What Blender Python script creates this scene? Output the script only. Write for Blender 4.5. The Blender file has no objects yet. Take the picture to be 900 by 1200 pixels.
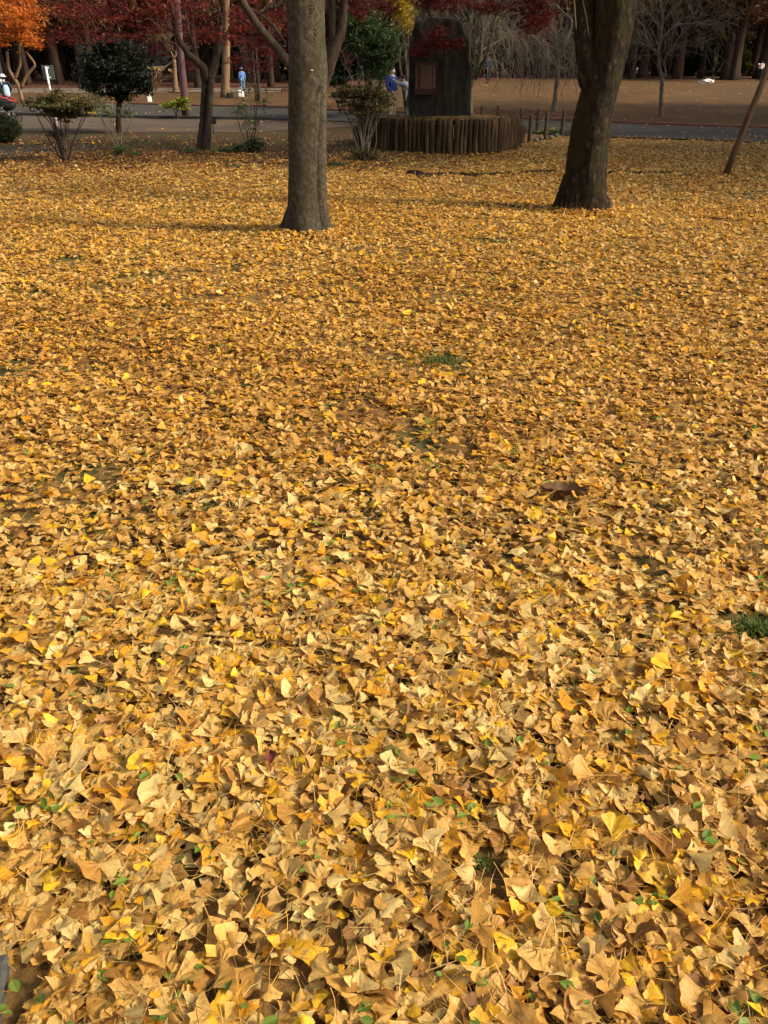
import bpy, math, random
import numpy as np
from mathutils import Vector, noise

# ------------------------------------------------------------------ camera, world, sun, exposure
SC = bpy.context.scene
COL = SC.collection
F_PX, PITCH, CAM_H = 924.0, math.radians(29.6), 1.65
cam = bpy.data.cameras.new('camera')
cam.sensor_fit = 'VERTICAL'
cam.sensor_height = 36.0
cam.lens = 36.0 * F_PX / 1200.0
cam.clip_start, cam.clip_end = 0.05, 1500
cam_o = bpy.data.objects.new('camera', cam)
COL.objects.link(cam_o)
cam_o.location = (0, 0, CAM_H)
cam_o.rotation_euler = (math.radians(90) - PITCH, 0, 0)
SC.camera = cam_o

SUN_EL, SUN_AZ = math.radians(34), math.radians(102)      # azimuth clockwise from +Y
W = bpy.data.worlds.new('World')
SC.world = W
W.use_nodes = True
nt = W.node_tree
sky = nt.nodes.new('ShaderNodeTexSky')
sky.sky_type = 'NISHITA'
sky.sun_disc = False
sky.sun_elevation, sky.sun_rotation = SUN_EL, SUN_AZ
sky.dust_density, sky.ozone_density, sky.air_density = 6.0, 0.3, 1.0
hs = nt.nodes.new('ShaderNodeHueSaturation')
hs.inputs['Saturation'].default_value = 0.45          # a hazy, whitish winter sky
nt.links.new(sky.outputs[0], hs.inputs['Color'])
nt.links.new(hs.outputs[0], nt.nodes['Background'].inputs[0])
nt.nodes['Background'].inputs[1].default_value = 0.14
sl = bpy.data.lights.new('sun', 'SUN')
sl.energy, sl.angle, sl.color = 4.1, math.radians(9.0), (1.0, 0.86, 0.62)
so = bpy.data.objects.new('sun', sl)
COL.objects.link(so)
sd = Vector((math.sin(SUN_AZ) * math.cos(SUN_EL), math.cos(SUN_AZ) * math.cos(SUN_EL), math.sin(SUN_EL)))
so.rotation_euler = sd.to_track_quat('Z', 'Y').to_euler()
so.location = sd * 60
SC.view_settings.view_transform = 'Standard'
SC.view_settings.look = 'None'
SC.view_settings.gamma = 1.0
SC.view_settings.exposure = 0.54
SC.render.engine = 'CYCLES'
SC.cycles.max_bounces = 6
SC.cycles.diffuse_bounces = 3

RNG = np.random.default_rng(7)
random.seed(7)
CP, SP = math.cos(PITCH), math.sin(PITCH)


# ------------------------------------------------------------------ terrain and placement helpers
def sst(a, b, v):
    t = np.clip((np.asarray(v, float) - a) / (b - a), 0, 1)
    return t * t * (3 - 2 * t)


def gz(x, y):
    r = sst(24, 50, y) * 0.6 * sst(-8, 5, x)
    bank = sst(56, 63, y) * (0.45 - 0.2 * sst(-8, 5, x))
    return r + bank + 0.03 * np.sin(np.asarray(x) * 0.9 + 1.3) * np.sin(np.asarray(y) * 0.7) * sst(30, 20, y)


def ray(px, py):
    u, v = (px - 450) / F_PX, (600 - py) / F_PX
    return np.array([u, CP + v * SP, -SP + v * CP])


def at(px, py, Y):
    d = ray(px, py)
    k = Y / d[1]
    return np.array([d[0] * k, Y, CAM_H + d[2] * k])


def G(px, py):
    """where the line of sight through a pixel meets the ground"""
    d = ray(px, py)
    ks = np.concatenate([np.linspace(0.5, 40, 1600), np.linspace(40, 140, 2000)])
    P = d[None] * ks[:, None]
    h = CAM_H + P[:, 2] - gz(P[:, 0], P[:, 1])
    i = int(np.argmax(h <= 0)) if (h <= 0).any() else len(ks) - 1
    if i > 0:
        t = h[i - 1] / (h[i - 1] - h[i] + 1e-12)
        k = ks[i - 1] + t * (ks[i] - ks[i - 1])
    else:
        k = ks[i]
    p = d * k
    return np.array([p[0], p[1], float(gz(p[0], p[1]))])


def pxm(Y):
    """pixels per metre across, for something near eye height at distance Y"""
    return F_PX / (Y * CP)


def tag(o, label=None, cat=None, group=None, kind=None):
    if label: o['label'] = label
    if cat: o['category'] = cat
    if group: o['group'] = group
    if kind: o['kind'] = kind
    return o


def empty(name, loc, label, cat, group=None, rz=0.0):
    o = bpy.data.objects.new(name, None)
    COL.objects.link(o)
    o.location = tuple(loc)
    o.rotation_euler = (0, 0, rz)
    o.empty_display_size = 0.2
    return tag(o, label, cat, group)


def link(name, me, parent=None, world=True):
    """link a mesh whose vertices are in world space when world=True, whatever its parent"""
    o = bpy.data.objects.new(name, me)
    COL.objects.link(o)
    if parent is not None:
        o.parent = parent
        if world:
            q = parent
            off = Vector((0, 0, 0))
            while q is not None:
                off += q.location
                q = q.parent
            o.location = -off
    return o


def mesh_np(name, V, Fc, m, tint=None, uv=None, smooth=False):
    """one mesh from vertex array V and a list of face arrays (each m x k)"""
    if not isinstance(Fc, list): Fc = [Fc]
    Fc = [np.asarray(f, np.int32) for f in Fc if len(f)]
    me = bpy.data.meshes.new(name)
    V = np.asarray(V, np.float32)
    me.vertices.add(len(V))
    me.vertices.foreach_set('co', V.ravel())
    idx = np.concatenate([f.ravel() for f in Fc])
    tot = np.concatenate([np.full(len(f), f.shape[1], np.int32) for f in Fc])
    start = np.concatenate([[0], np.cumsum(tot)[:-1]]).astype(np.int32)
    me.loops.add(len(idx))
    me.loops.foreach_set('vertex_index', idx.astype(np.int32))
    me.polygons.add(len(tot))
    me.polygons.foreach_set('loop_start', start)
    if tint is not None:
        a = me.attributes.new('tint', 'FLOAT', 'POINT')
        a.data.foreach_set('value', np.asarray(tint, np.float32))
    if uv is not None:
        a = me.attributes.new('leafuv', 'FLOAT_VECTOR', 'POINT')
        u3 = np.zeros((len(V), 3), np.float32)
        u3[:, :2] = uv
        a.data.foreach_set('vector', u3.ravel())
    me.update(calc_edges=True)
    me.polygons.foreach_set('use_smooth', np.full(len(tot), bool(smooth)))
    me.materials.append(m)
    return me


class MB:
    """collects simple shapes into one mesh"""
    def __init__(s):
        s.v, s.q, s.t, s.n = [], [], [], 0

    def add(s, V, quads=(), tris=()):
        V = np.asarray(V, float).reshape(-1, 3)
        s.v.append(V)
        if len(quads): s.q.append(np.asarray(quads, int) + s.n)
        if len(tris): s.t.append(np.asarray(tris, int) + s.n)
        s.n += len(V)

    def tube(s, pts, rad, sides=8, caps=True, disp=None, squash=1.0):
        P = np.asarray(pts, float)
        n = len(P)
        rad = np.broadcast_to(np.asarray(rad, float), (n,))
        T = np.gradient(P, axis=0)
        T /= np.linalg.norm(T, axis=1)[:, None] + 1e-12
        ref = np.array([1.0, 0, 0]) if abs(T[0][0]) < 0.8 else np.array([0, 1.0, 0])
        A = np.zeros((n, 3)); B = np.zeros((n, 3))
        a = ref - T[0] * ref.dot(T[0]); a /= np.linalg.norm(a)
        for i in range(n):
            a = a - T[i] * a.dot(T[i]); a /= np.linalg.norm(a) + 1e-12
            A[i] = a; B[i] = np.cross(T[i], a)
        th = np.arange(sides) * 2 * math.pi / sides
        c, sn = np.cos(th), np.sin(th) * squash
        R = np.repeat(rad[:, None], sides, 1)
        if disp is not None: R = disp(P, th, R)
        V = P[:, None] + R[..., None] * (A[:, None] * c[None, :, None] + B[:, None] * sn[None, :, None])
        i, j = np.meshgrid(np.arange(n - 1), np.arange(sides), indexing='ij')
        j2 = (j + 1) % sides
        q = np.stack([i * sides + j, i * sides + j2, (i + 1) * sides + j2, (i + 1) * sides + j], -1).reshape(-1, 4)
        V = V.reshape(-1, 3)
        tr = []
        if caps:
            V = np.concatenate([V, P[:1], P[-1:]])
            k0, k1 = n * sides, n * sides + 1
            for j in range(sides):
                tr.append((k0, (j + 1) % sides, j))
                tr.append((k1, (n - 1) * sides + j, (n - 1) * sides + (j + 1) % sides))
        s.add(V, q, tr)

    def box(s, c, size, rz=0.0, ax=None, taper=1.0):
        """box centred on c; bevel-free, optional yaw; taper shrinks its top"""
        hx, hy, hz = [k / 2 for k in size]
        V = []
        for z, t in ((-hz, 1), (hz, taper)):
            for x, y in ((-hx, -hy), (hx, -hy), (hx, hy), (-hx, hy)):
                X, Y = x * t, y * t
                V.append((X * math.cos(rz) - Y * math.sin(rz), X * math.sin(rz) + Y * math.cos(rz), z))
        V = np.array(V) + np.asarray(c, float)
        s.add(V, [(0, 3, 2, 1), (4, 5, 6, 7), (0, 1, 5, 4), (1, 2, 6, 5), (2, 3, 7, 6), (3, 0, 4, 7)])

    def ball(s, c, r, seg=12, rings=8, zmin=-1.0, disp=None):
        c = np.asarray(c, float); r = np.broadcast_to(np.asarray(r, float), (3,))
        ph = np.linspace(math.asin(max(-1, zmin)), math.pi / 2, rings + 1)
        th = np.arange(seg) * 2 * math.pi / seg
        V = np.stack([np.cos(ph)[:, None] * np.cos(th), np.cos(ph)[:, None] * np.sin(th), np.sin(ph)[:, None] + 0 * th], -1)
        if disp is not None: V = disp(V)
        V = (V * r + c).reshape(-1, 3)
        i, j = np.meshgrid(np.arange(rings), np.arange(seg), indexing='ij')
        j2 = (j + 1) % seg
        s.add(V, np.stack([i * seg + j, i * seg + j2, (i + 1) * seg + j2, (i + 1) * seg + j], -1).reshape(-1, 4))

    def mesh(s, name, m, smooth=True):
        fs = []
        if s.q: fs.append(np.concatenate(s.q))
        if s.t: fs.append(np.concatenate(s.t))
        return mesh_np(name, np.concatenate(s.v), fs, m, smooth=smooth)

    def build(s, name, m, parent=None, smooth=True, world=True):
        return link(name, s.mesh(name, m, smooth), parent, world)


# ------------------------------------------------------------------ materials
def new_mat(name):
    m = bpy.data.materials.new(name)
    m.use_nodes = True
    n = m.node_tree
    b = n.nodes['Principled BSDF']
    return m, n, b


def ramp(n, stops, fac):
    r = n.nodes.new('ShaderNodeValToRGB')
    e = r.color_ramp.elements
    while len(e) < len(stops): e.new(0.5)
    for k, (p, c) in enumerate(stops):
        e[k].position = p
        e[k].color = (*c, 1)
    n.links.new(fac, r.inputs[0])
    return r.outputs[0]


def noise_n(n, scale, stretch=(1, 1, 1), detail=6, rough=0.6, coord='Object'):
    tc = n.nodes.new('ShaderNodeTexCoord')
    mp = n.nodes.new('ShaderNodeMapping')
    mp.inputs['Scale'].default_value = stretch
    n.links.new(tc.outputs[coord], mp.inputs[0])
    t = n.nodes.new('ShaderNodeTexNoise')
    t.inputs['Scale'].default_value = scale
    t.inputs['Detail'].default_value = detail
    t.inputs['Roughness'].default_value = rough
    n.links.new(mp.outputs[0], t.inputs['Vector'])
    return t.outputs[0]


def mix(n, a, b, fac, mode='MIX'):
    x = n.nodes.new('ShaderNodeMix')
    x.data_type = 'RGBA'
    x.blend_type = mode
    for s, v in ((x.inputs[0], fac), (x.inputs[6], a), (x.inputs[7], b)):
        if isinstance(v, (int, float)): s.default_value = v
        elif isinstance(v, tuple): s.default_value = (*v, 1)
        else: n.links.new(v, s)
    return x.outputs[2]


def surf(name, stops, scale=4, stretch=(1, 1, 1), rough=0.9, bump=0.3, dist=0.02, second=None, spec=0.2, objrand=0.0):
    m, n, b = new_mat(name)
    f = noise_n(n, scale, stretch)
    c = ramp(n, stops, f)
    if second:                                  # (scale, stops-for-mask, colour)
        sc2, lo, hi, col = second
        f2 = ramp(n, [(lo, (0, 0, 0)), (hi, (1, 1, 1))], noise_n(n, sc2, (1, 1, 1), 8, 0.7))
        c = mix(n, c, col, f2)
    if objrand:
        oi = n.nodes.new('ShaderNodeObjectInfo')
        g = ramp(n, [(0, (1 - objrand,) * 3), (1, (1 + objrand * 0.0,) * 3)], oi.outputs['Random'])
        c = mix(n, c, g, 1.0, 'MULTIPLY')
    n.links.new(c, b.inputs['Base Color'])
    b.inputs['Roughness'].default_value = rough
    b.inputs['Specular IOR Level'].default_value = spec
    if bump:
        bp = n.nodes.new('ShaderNodeBump')
        bp.inputs['Strength'].default_value = bump
        bp.inputs['Distance'].default_value = dist
        n.links.new(noise_n(n, scale * 3, stretch, 10, 0.7), bp.inputs['Height'])
        n.links.new(bp.outputs[0], b.inputs['Normal'])
    return m


def leafmat(name, stops, rough=0.55, trans=0.25, veins=False, spec=0.25):
    m, n, b = new_mat(name)
    at_ = n.nodes.new('ShaderNodeAttribute')
    at_.attribute_name = 'tint'
    c = ramp(n, stops, at_.outputs['Fac'])
    if veins:
        uv = n.nodes.new('ShaderNodeAttribute')
        uv.attribute_name = 'leafuv'
        mp = n.nodes.new('ShaderNodeMapping')
        mp.inputs['Scale'].default_value = (34, 1.2, 1)
        n.links.new(uv.outputs['Vector'], mp.inputs[0])
        t = n.nodes.new('ShaderNodeTexNoise')
        t.inputs['Scale'].default_value = 1.0
        t.inputs['Detail'].default_value = 2
        n.links.new(mp.outputs[0], t.inputs['Vector'])
        g = ramp(n, [(0.35, (0.76, 0.74, 0.68)), (0.62, (1.08, 1.08, 1.08))], t.outputs[0])
        c = mix(n, c, g, 1.0, 'MULTIPLY')
        # old blotches
        sp = ramp(n, [(0.5, (0, 0, 0)), (0.72, (0.75, 0.75, 0.75))], noise_n(n, 70, (1, 1, 1), 4, 0.7))
        c = mix(n, c, (0.27, 0.135, 0.04), sp)
        bl = ramp(n, [(0.35, (0.84, 0.82, 0.78)), (0.65, (1.1, 1.1, 1.08))], noise_n(n, 14, (1, 1, 1), 3, 0.6))
        c = mix(n, c, bl, 1.0, 'MULTIPLY')
        bp = n.nodes.new('ShaderNodeBump')
        bp.inputs['Strength'].default_value = 0.35
        bp.inputs['Distance'].default_value = 0.002
        n.links.new(t.outputs[0], bp.inputs['Height'])
        n.links.new(bp.outputs[0], b.inputs['Normal'])
    n.links.new(c, b.inputs['Base Color'])
    b.inputs['Roughness'].default_value = rough
    b.inputs['Specular IOR Level'].default_value = spec
    if trans:
        tr = n.nodes.new('ShaderNodeBsdfTranslucent')
        n.links.new(c, tr.inputs[0])
        mx = n.nodes.new('ShaderNodeMixShader')
        mx.inputs[0].default_value = trans
        out = n.nodes['Material Output']
        n.links.new(b.outputs[0], mx.inputs[1])
        n.links.new(tr.outputs[0], mx.inputs[2])
        n.links.new(mx.outputs[0], out.inputs[0])
    return m


M_GINKGO = leafmat('ginkgo_leaf_colours', [(0, (0.17, 0.070, 0.016)), (0.12, (0.34, 0.155, 0.032)), (0.35, (0.54, 0.285, 0.056)),
                   (0.6, (0.64, 0.375, 0.094)), (0.76, (0.71, 0.53, 0.21)), (0.84, (0.66, 0.37, 0.040)), (0.92, (0.72, 0.32, 0.015)), (1, (0.80, 0.52, 0.025))],
                   rough=0.5, trans=0.32, veins=True, spec=0.3)
M_SOIL = surf('soil_with_litter', [(0.3, (0.10, 0.055, 0.016)), (0.5, (0.21, 0.115, 0.034)), (0.7, (0.36, 0.20, 0.06))], 22, rough=1, bump=0.8,
              dist=0.03, second=(2.2, 0.5, 0.62, (0.05, 0.062, 0.018)))
M_BED = surf('planting_bed_soil', [(0.3, (0.030, 0.015, 0.008)), (0.5, (0.062, 0.030, 0.014)), (0.7, (0.10, 0.055, 0.02))], 7, rough=1, bump=0.8,
             dist=0.03, second=(1.3, 0.48, 0.6, (0.045, 0.048, 0.014)))
M_FIELD = surf('field_of_dry_turf', [(0.3, (0.056, 0.026, 0.008)), (0.5, (0.082, 0.039, 0.011)), (0.7, (0.112, 0.056, 0.016))], 1.1, (1, 0.35, 1), rough=1, bump=0.5,
               dist=0.05, second=(0.16, 0.45, 0.68, (0.058, 0.036, 0.013)))
M_FOREST = surf('forest_floor_needles', [(0.3, (0.045, 0.016, 0.010)), (0.6, (0.09, 0.034, 0.018)), (0.8, (0.13, 0.06, 0.03))], 1.3, rough=1, bump=0.5, dist=0.05)
M_ASPHALT = surf('worn_asphalt', [(0.3, (0.034, 0.030, 0.026)), (0.6, (0.050, 0.044, 0.037)), (0.8, (0.068, 0.060, 0.048))], 2.0, (0.4, 1, 1), rough=0.85, bump=0.2, dist=0.005,
                 second=(7, 0.62, 0.72, (0.12, 0.09, 0.05)))
M_PLAZA = surf('dusty_paving', [(0.3, (0.058, 0.043, 0.031)), (0.6, (0.082, 0.062, 0.045)), (0.8, (0.115, 0.080, 0.045))], 1.2, (0.4, 1.5, 1), rough=0.95, bump=0.2, dist=0.01,
               second=(0.35, 0.52, 0.7, (0.17, 0.085, 0.038)))
M_PALEPATH = surf('pale_gravel_path', [(0.3, (0.10, 0.08, 0.06)), (0.7, (0.15, 0.12, 0.09))], 1.5, rough=1, bump=0.2)
M_KERB = surf('reddish_kerb_concrete', [(0.3, (0.20, 0.075, 0.05)), (0.7, (0.28, 0.12, 0.085))], 5, rough=0.95, bump=0.2)
M_KERBD = surf('dark_kerb_concrete', [(0.3, (0.05, 0.045, 0.04)), (0.7, (0.09, 0.08, 0.07))], 5, rough=0.95, bump=0.2)
M_BARK1 = surf('grey_brown_bark', [(0.30, (0.024, 0.019, 0.012)), (0.42, (0.058, 0.047, 0.031)), (0.55, (0.080, 0.064, 0.042)), (0.70, (0.140, 0.116, 0.080))], 24, (1, 1, 0.8), rough=0.95, bump=1.0,
               dist=0.03, second=(2.6, 0.48, 0.64, (0.040, 0.036, 0.012)))
M_BARK2 = surf('mossy_dark_bark', [(0.3, (0.007, 0.0045, 0.0025)), (0.47, (0.018, 0.011, 0.006)), (0.60, (0.038, 0.026, 0.015)), (0.74, (0.125, 0.10, 0.07))], 20, (1, 1, 0.5), rough=1, bump=1.0, dist=0.04,
               second=(3.6, 0.46, 0.60, (0.030, 0.024, 0.005)))
M_BARKM = surf('maple_bark', [(0.3, (0.022, 0.015, 0.010)), (0.6, (0.065, 0.047, 0.033)), (0.8, (0.12, 0.09, 0.065))], 9, (1, 1, 0.3), rough=0.95, bump=0.9, dist=0.03)
M_BARKF = surf('conifer_bark', [(0.3, (0.028, 0.015, 0.010)), (0.6, (0.066, 0.038, 0.025)), (0.8, (0.115, 0.072, 0.048))], 3, (1.5, 1.5, 0.12), rough=1, bump=0.8, dist=0.05, objrand=0.5)
M_BARKT = surf('pale_tan_bark', [(0.3, (0.10, 0.062, 0.032)), (0.6, (0.19, 0.12, 0.065)), (0.8, (0.26, 0.175, 0.10))], 4, (1.5, 1.5, 0.15), rough=1, bump=0.7, dist=0.03)
M_TWIG = surf('pale_grey_twigs', [(0.3, (0.10, 0.08, 0.056)), (0.7, (0.20, 0.165, 0.12))], 4, rough=1, bump=0)
M_TWIGG = surf('greenish_bark', [(0.3, (0.055, 0.050, 0.028)), (0.6, (0.10, 0.092, 0.052)), (0.8, (0.15, 0.135, 0.085))], 4, (1, 1, 0.4), rough=1, bump=0.5)
M_TWIGD = surf('dark_twigs', [(0.3, (0.035, 0.025, 0.018)), (0.7, (0.10, 0.07, 0.05))], 6, rough=1, bump=0)
M_LOG = surf('weathered_log', [(0.28, (0.028, 0.016, 0.008)), (0.48, (0.072, 0.043, 0.019)), (0.70, (0.22, 0.14, 0.065))], 6, (2, 2, 0.25), rough=0.95, bump=0.6, dist=0.01,
             second=(9, 0.60, 0.72, (0.035, 0.022, 0.013)), objrand=0.6)
M_LOGEND = surf('cut_log_end', [(0.3, (0.20, 0.14, 0.08)), (0.7, (0.30, 0.22, 0.13))], 20, rough=1, bump=0.2)
M_POST = surf('grey_post_wood', [(0.3, (0.05, 0.035, 0.02)), (0.7, (0.12, 0.09, 0.052))], 8, (2, 2, 0.3), rough=1, bump=0.4)
M_STAKE = surf('brown_support_pole', [(0.3, (0.055, 0.028, 0.012)), (0.7, (0.12, 0.068, 0.03))], 8, (2, 2, 0.2), rough=0.8, bump=0.3)
M_STONE = surf('dark_green_grey_stone', [(0.3, (0.010, 0.009, 0.006)), (0.5, (0.021, 0.018, 0.012)), (0.72, (0.048, 0.042, 0.029))], 6, (1, 1, 0.35), rough=0.75, bump=0.7, dist=0.03,
               second=(1.6, 0.5, 0.72, (0.022, 0.025, 0.011)))
M_PLAQUE = surf('dark_red_stone', [(0.3, (0.018, 0.003, 0.0025)), (0.7, (0.034, 0.006, 0.004))], 8, rough=0.35, bump=0.05, spec=0.4)
M_PLAQUE2 = surf('plaque_inner_field', [(0.3, (0.030, 0.014, 0.009)), (0.7, (0.055, 0.028, 0.018))], 30, rough=0.5, bump=0.3, dist=0.004)
M_INK = surf('engraved_pale_marks', [(0.3, (0.26, 0.15, 0.11)), (0.7, (0.36, 0.22, 0.16))], 30, rough=0.8, bump=0)
M_WHITE = surf('white_painted_metal', [(0.3, (0.62, 0.62, 0.60)), (0.7, (0.78, 0.78, 0.75))], 6, rough=0.5, bump=0)
M_GREYPL = surf('grey_sign_back', [(0.3, (0.06, 0.075, 0.075)), (0.7, (0.09, 0.11, 0.11))], 5, rough=0.5, bump=0)
M_LAMPPOST = surf('purplish_brown_paint', [(0.3, (0.07, 0.035, 0.042)), (0.7, (0.12, 0.062, 0.065))], 3, (1, 1, 0.3), rough=0.5, bump=0)
M_BLACK = surf('black_fabric', [(0.3, (0.008, 0.008, 0.009)), (0.7, (0.02, 0.02, 0.022))], 9, rough=0.9, bump=0.2)
M_REDT = surf('red_trim', [(0.3, (0.45, 0.03, 0.03)), (0.7, (0.55, 0.05, 0.05))], 9, rough=0.7, bump=0)
M_RUBBER = surf('rubber', [(0.3, (0.012, 0.012, 0.012)), (0.7, (0.02, 0.02, 0.02))], 9, rough=0.9, bump=0)
M_SKIN = surf('skin', [(0.3, (0.42, 0.24, 0.16)), (0.7, (0.50, 0.30, 0.20))], 9, rough=0.6, bump=0)
M_HAIR = surf('black_hair', [(0.3, (0.008, 0.006, 0.005)), (0.7, (0.02, 0.016, 0.013))], 30, rough=0.6, bump=0.3)
M_YFLOW = leafmat('yellow_petals', [(0, (0.55, 0.35, 0.01)), (1, (0.80, 0.58, 0.03))], trans=0.2)


def cloth(name, c, k=0.8):
    return surf(name, [(0.3, tuple(v * k for v in c)), (0.7, c)], 5, rough=0.95, bump=0.4, dist=0.02)


M_RED = leafmat('red_maple_leaves', [(0, (0.026, 0.005, 0.003)), (0.4, (0.095, 0.010, 0.008)), (0.75, (0.19, 0.021, 0.015)), (0.95, (0.29, 0.05, 0.02)), (1, (0.28, 0.15, 0.06))], trans=0.35)
M_ORANGE = leafmat('orange_leaves', [(0, (0.20, 0.045, 0.01)), (0.4, (0.50, 0.12, 0.02)), (0.8, (0.54, 0.19, 0.02)), (1, (0.25, 0.17, 0.04))], trans=0.35)
M_DKGREEN = leafmat('dark_evergreen_leaves', [(0, (0.004, 0.006, 0.003)), (0.6, (0.009, 0.015, 0.006)), (0.9, (0.018, 0.028, 0.010)), (1, (0.05, 0.07, 0.025))], rough=0.5, trans=0.1)
M_BUSH = leafmat('clipped_bush_leaves', [(0, (0.010, 0.013, 0.004)), (0.6, (0.025, 0.032, 0.009)), (1, (0.055, 0.060, 0.018))], trans=0.1)
M_GREEN = leafmat('green_leaves', [(0, (0.018, 0.030, 0.008)), (0.5, (0.045, 0.085, 0.02)), (1, (0.10, 0.16, 0.04))], rough=0.5, trans=0.2)
M_OLIVE = leafmat('olive_shrub_leaves', [(0, (0.03, 0.021, 0.007)), (0.5, (0.060, 0.050, 0.014)), (0.85, (0.10, 0.09, 0.03)), (1, (0.28, 0.19, 0.03))], trans=0.2)
M_PALEGREEN = leafmat('pale_green_leaves', [(0, (0.06, 0.075, 0.03)), (0.6, (0.12, 0.15, 0.06)), (1, (0.22, 0.24, 0.12))], trans=0.25)
M_LIME = leafmat('yellow_green_leaves', [(0, (0.06, 0.09, 0.01)), (0.6, (0.20, 0.24, 0.02)), (1, (0.42, 0.42, 0.03))], trans=0.3)
M_YELLOW = leafmat('yellow_leaves', [(0, (0.15, 0.10, 0.012)), (0.6, (0.36, 0.25, 0.02)), (1, (0.50, 0.38, 0.03))], trans=0.3)
M_RUST = leafmat('rusty_conifer_needles', [(0, (0.045, 0.020, 0.010)), (0.5, (0.10, 0.045, 0.018)), (0.85, (0.17, 0.085, 0.03)), (1, (0.20, 0.14, 0.03))], trans=0.2)
M_DARKWOOD = leafmat('deep_wood_foliage', [(0, (0.008, 0.006, 0.004)), (0.6, (0.022, 0.018, 0.009)), (1, (0.05, 0.045, 0.018))], trans=0.1)
M_WEED = leafmat('weed_leaf_green', [(0, (0.05, 0.075, 0.010)), (0.5, (0.095, 0.16, 0.018)), (1, (0.17, 0.24, 0.035))], rough=0.5, trans=0.25)
M_GRASS = leafmat('grass_blades', [(0, (0.045, 0.062, 0.010)), (0.5, (0.090, 0.13, 0.020)), (1, (0.18, 0.22, 0.05))], trans=0.2)
M_STRAW = leafmat('dry_stems', [(0, (0.12, 0.06, 0.02)), (0.5, (0.30, 0.17, 0.05)), (1, (0.45, 0.30, 0.10))], trans=0.0)


# ------------------------------------------------------------------ the ground and its sheets
def axis_pts(lo, hi, fine_lo, fine_hi, step, grow=1.22):
    a = list(np.arange(fine_lo, fine_hi + 1e-6, step))
    s = step
    while a[-1] < hi:
        s *= grow
        a.append(min(hi, a[-1] + s))
    s = step
    while a[0] > lo:
        s *= grow
        a.insert(0, max(lo, a[0] - s))
    return np.array(a)


def grid_sheet(name, xs, ys, m, dz=0.0, disp=None):
    X, Y = np.meshgrid(xs, ys, indexing='ij')
    Z = gz(X, Y) + dz
    if disp is not None: Z = Z + disp(X, Y)
    V = np.stack([X, Y, Z], -1).reshape(-1, 3)
    nx, ny = len(xs), len(ys)
    i, j = np.meshgrid(np.arange(nx - 1), np.arange(ny - 1), indexing='ij')
    q = np.stack([i * ny + j, (i + 1) * ny + j, (i + 1) * ny + j + 1, i * ny + j + 1], -1).reshape(-1, 4)
    o = link(name, mesh_np(name, V, q, m, smooth=True))
    o['kind'] = 'structure'
    return o


ground = grid_sheet('ground', axis_pts(-300, 300, -30, 30, 0.5), axis_pts(-60, 520, -2, 66, 0.5), M_SOIL)


def strip(name, near, far, m, dz, kind='structure', n=120, w=6, parent=None, ext=0.0):
    """a sheet between two edges given as world polylines (sorted left to right)"""
    near, far = np.array(near), np.array(far)

    def samp(P):
        s = np.concatenate([[0], np.cumsum(np.linalg.norm(np.diff(P[:, :2], axis=0), axis=1))])
        t = np.linspace(0, s[-1], n)
        return np.stack([np.interp(t, s, P[:, 0]), np.interp(t, s, P[:, 1])], -1)
    A, B = samp(near), samp(far)
    t = np.linspace(0, 1, w)[None, :, None]
    XY = A[:, None] * (1 - t) + B[:, None] * t
    Z = gz(XY[..., 0], XY[..., 1]) + dz
    V = np.concatenate([XY, Z[..., None]], -1).reshape(-1, 3)
    i, j = np.meshgrid(np.arange(n - 1), np.arange(w - 1), indexing='ij')
    q = np.stack([i * w + j, (i + 1) * w + j, (i + 1) * w + j + 1, i * w + j + 1], -1).reshape(-1, 4)
    o = link(name, mesh_np(name, V, q, m, smooth=True), parent)
    if kind: o['kind'] = kind
    return o


def gp(*pp):
    return [G(x, y) for x, y in pp]


def extend(P, left, right):
    P = [p for p in P]
    a = (P[0] - P[1]); a /= np.linalg.norm(a[:2])
    b = (P[-1] - P[-2]); b /= np.linalg.norm(b[:2])
    return [P[0] + a * left] + P + [P[-1] + b * right]


road_far = extend(gp((0, 122), (150, 123), (300, 126), (400, 131), (520, 137), (640, 142), (760, 147), (900, 152)), 30, 30)
road_near = extend(gp((0, 134), (150, 138), (300, 140), (400, 143), (520, 150), (640, 158), (760, 163), (900, 169)), 30, 30)
strip('road', road_near, road_far, M_ASPHALT, 0.03)
plaza_near = extend(gp((0, 154), (60, 155), (150, 156), (300, 156), (400, 150), (440, 148)), 30, 0)
plaza_far = extend(gp((0, 136), (60, 137), (150, 139.5), (300, 141.5), (400, 144.5), (440, 146.5)), 30, 0)
strip('pavement', plaza_near, plaza_far, M_PLAZA, 0.026)
field_near = [p + np.array([0, 0.12, 0]) for p in road_far]
field_far = [np.array([x, 59.0 + 1.5 * math.sin(x * 0.11), 0]) for x in np.linspace(field_near[0][0], field_near[-1][0], 30)]
strip('field', field_near, field_far, M_FIELD, 0.024, w=80, n=160)
strip('forest_floor', [p + np.array([0, -0.5, 0]) for p in field_far], [np.array([x, 170.0, 0]) for x in np.linspace(-110, 110, 10)], M_FOREST, 0.032, w=120)
strip('far_path', gp((-60, 110), (60, 109.5), (180, 109), (235, 109), (330, 108.5)), gp((-60, 104), (60, 104), (180, 104), (235, 104), (330, 104)), M_PALEPATH, 0.036)
strip('side_path', gp((-80, 187), (0, 186), (40, 184), (90, 180), (130, 174)), gp((-80, 174), (0, 173), (40, 172), (90, 171), (130, 171)), M_ASPHALT, 0.02)


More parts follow.
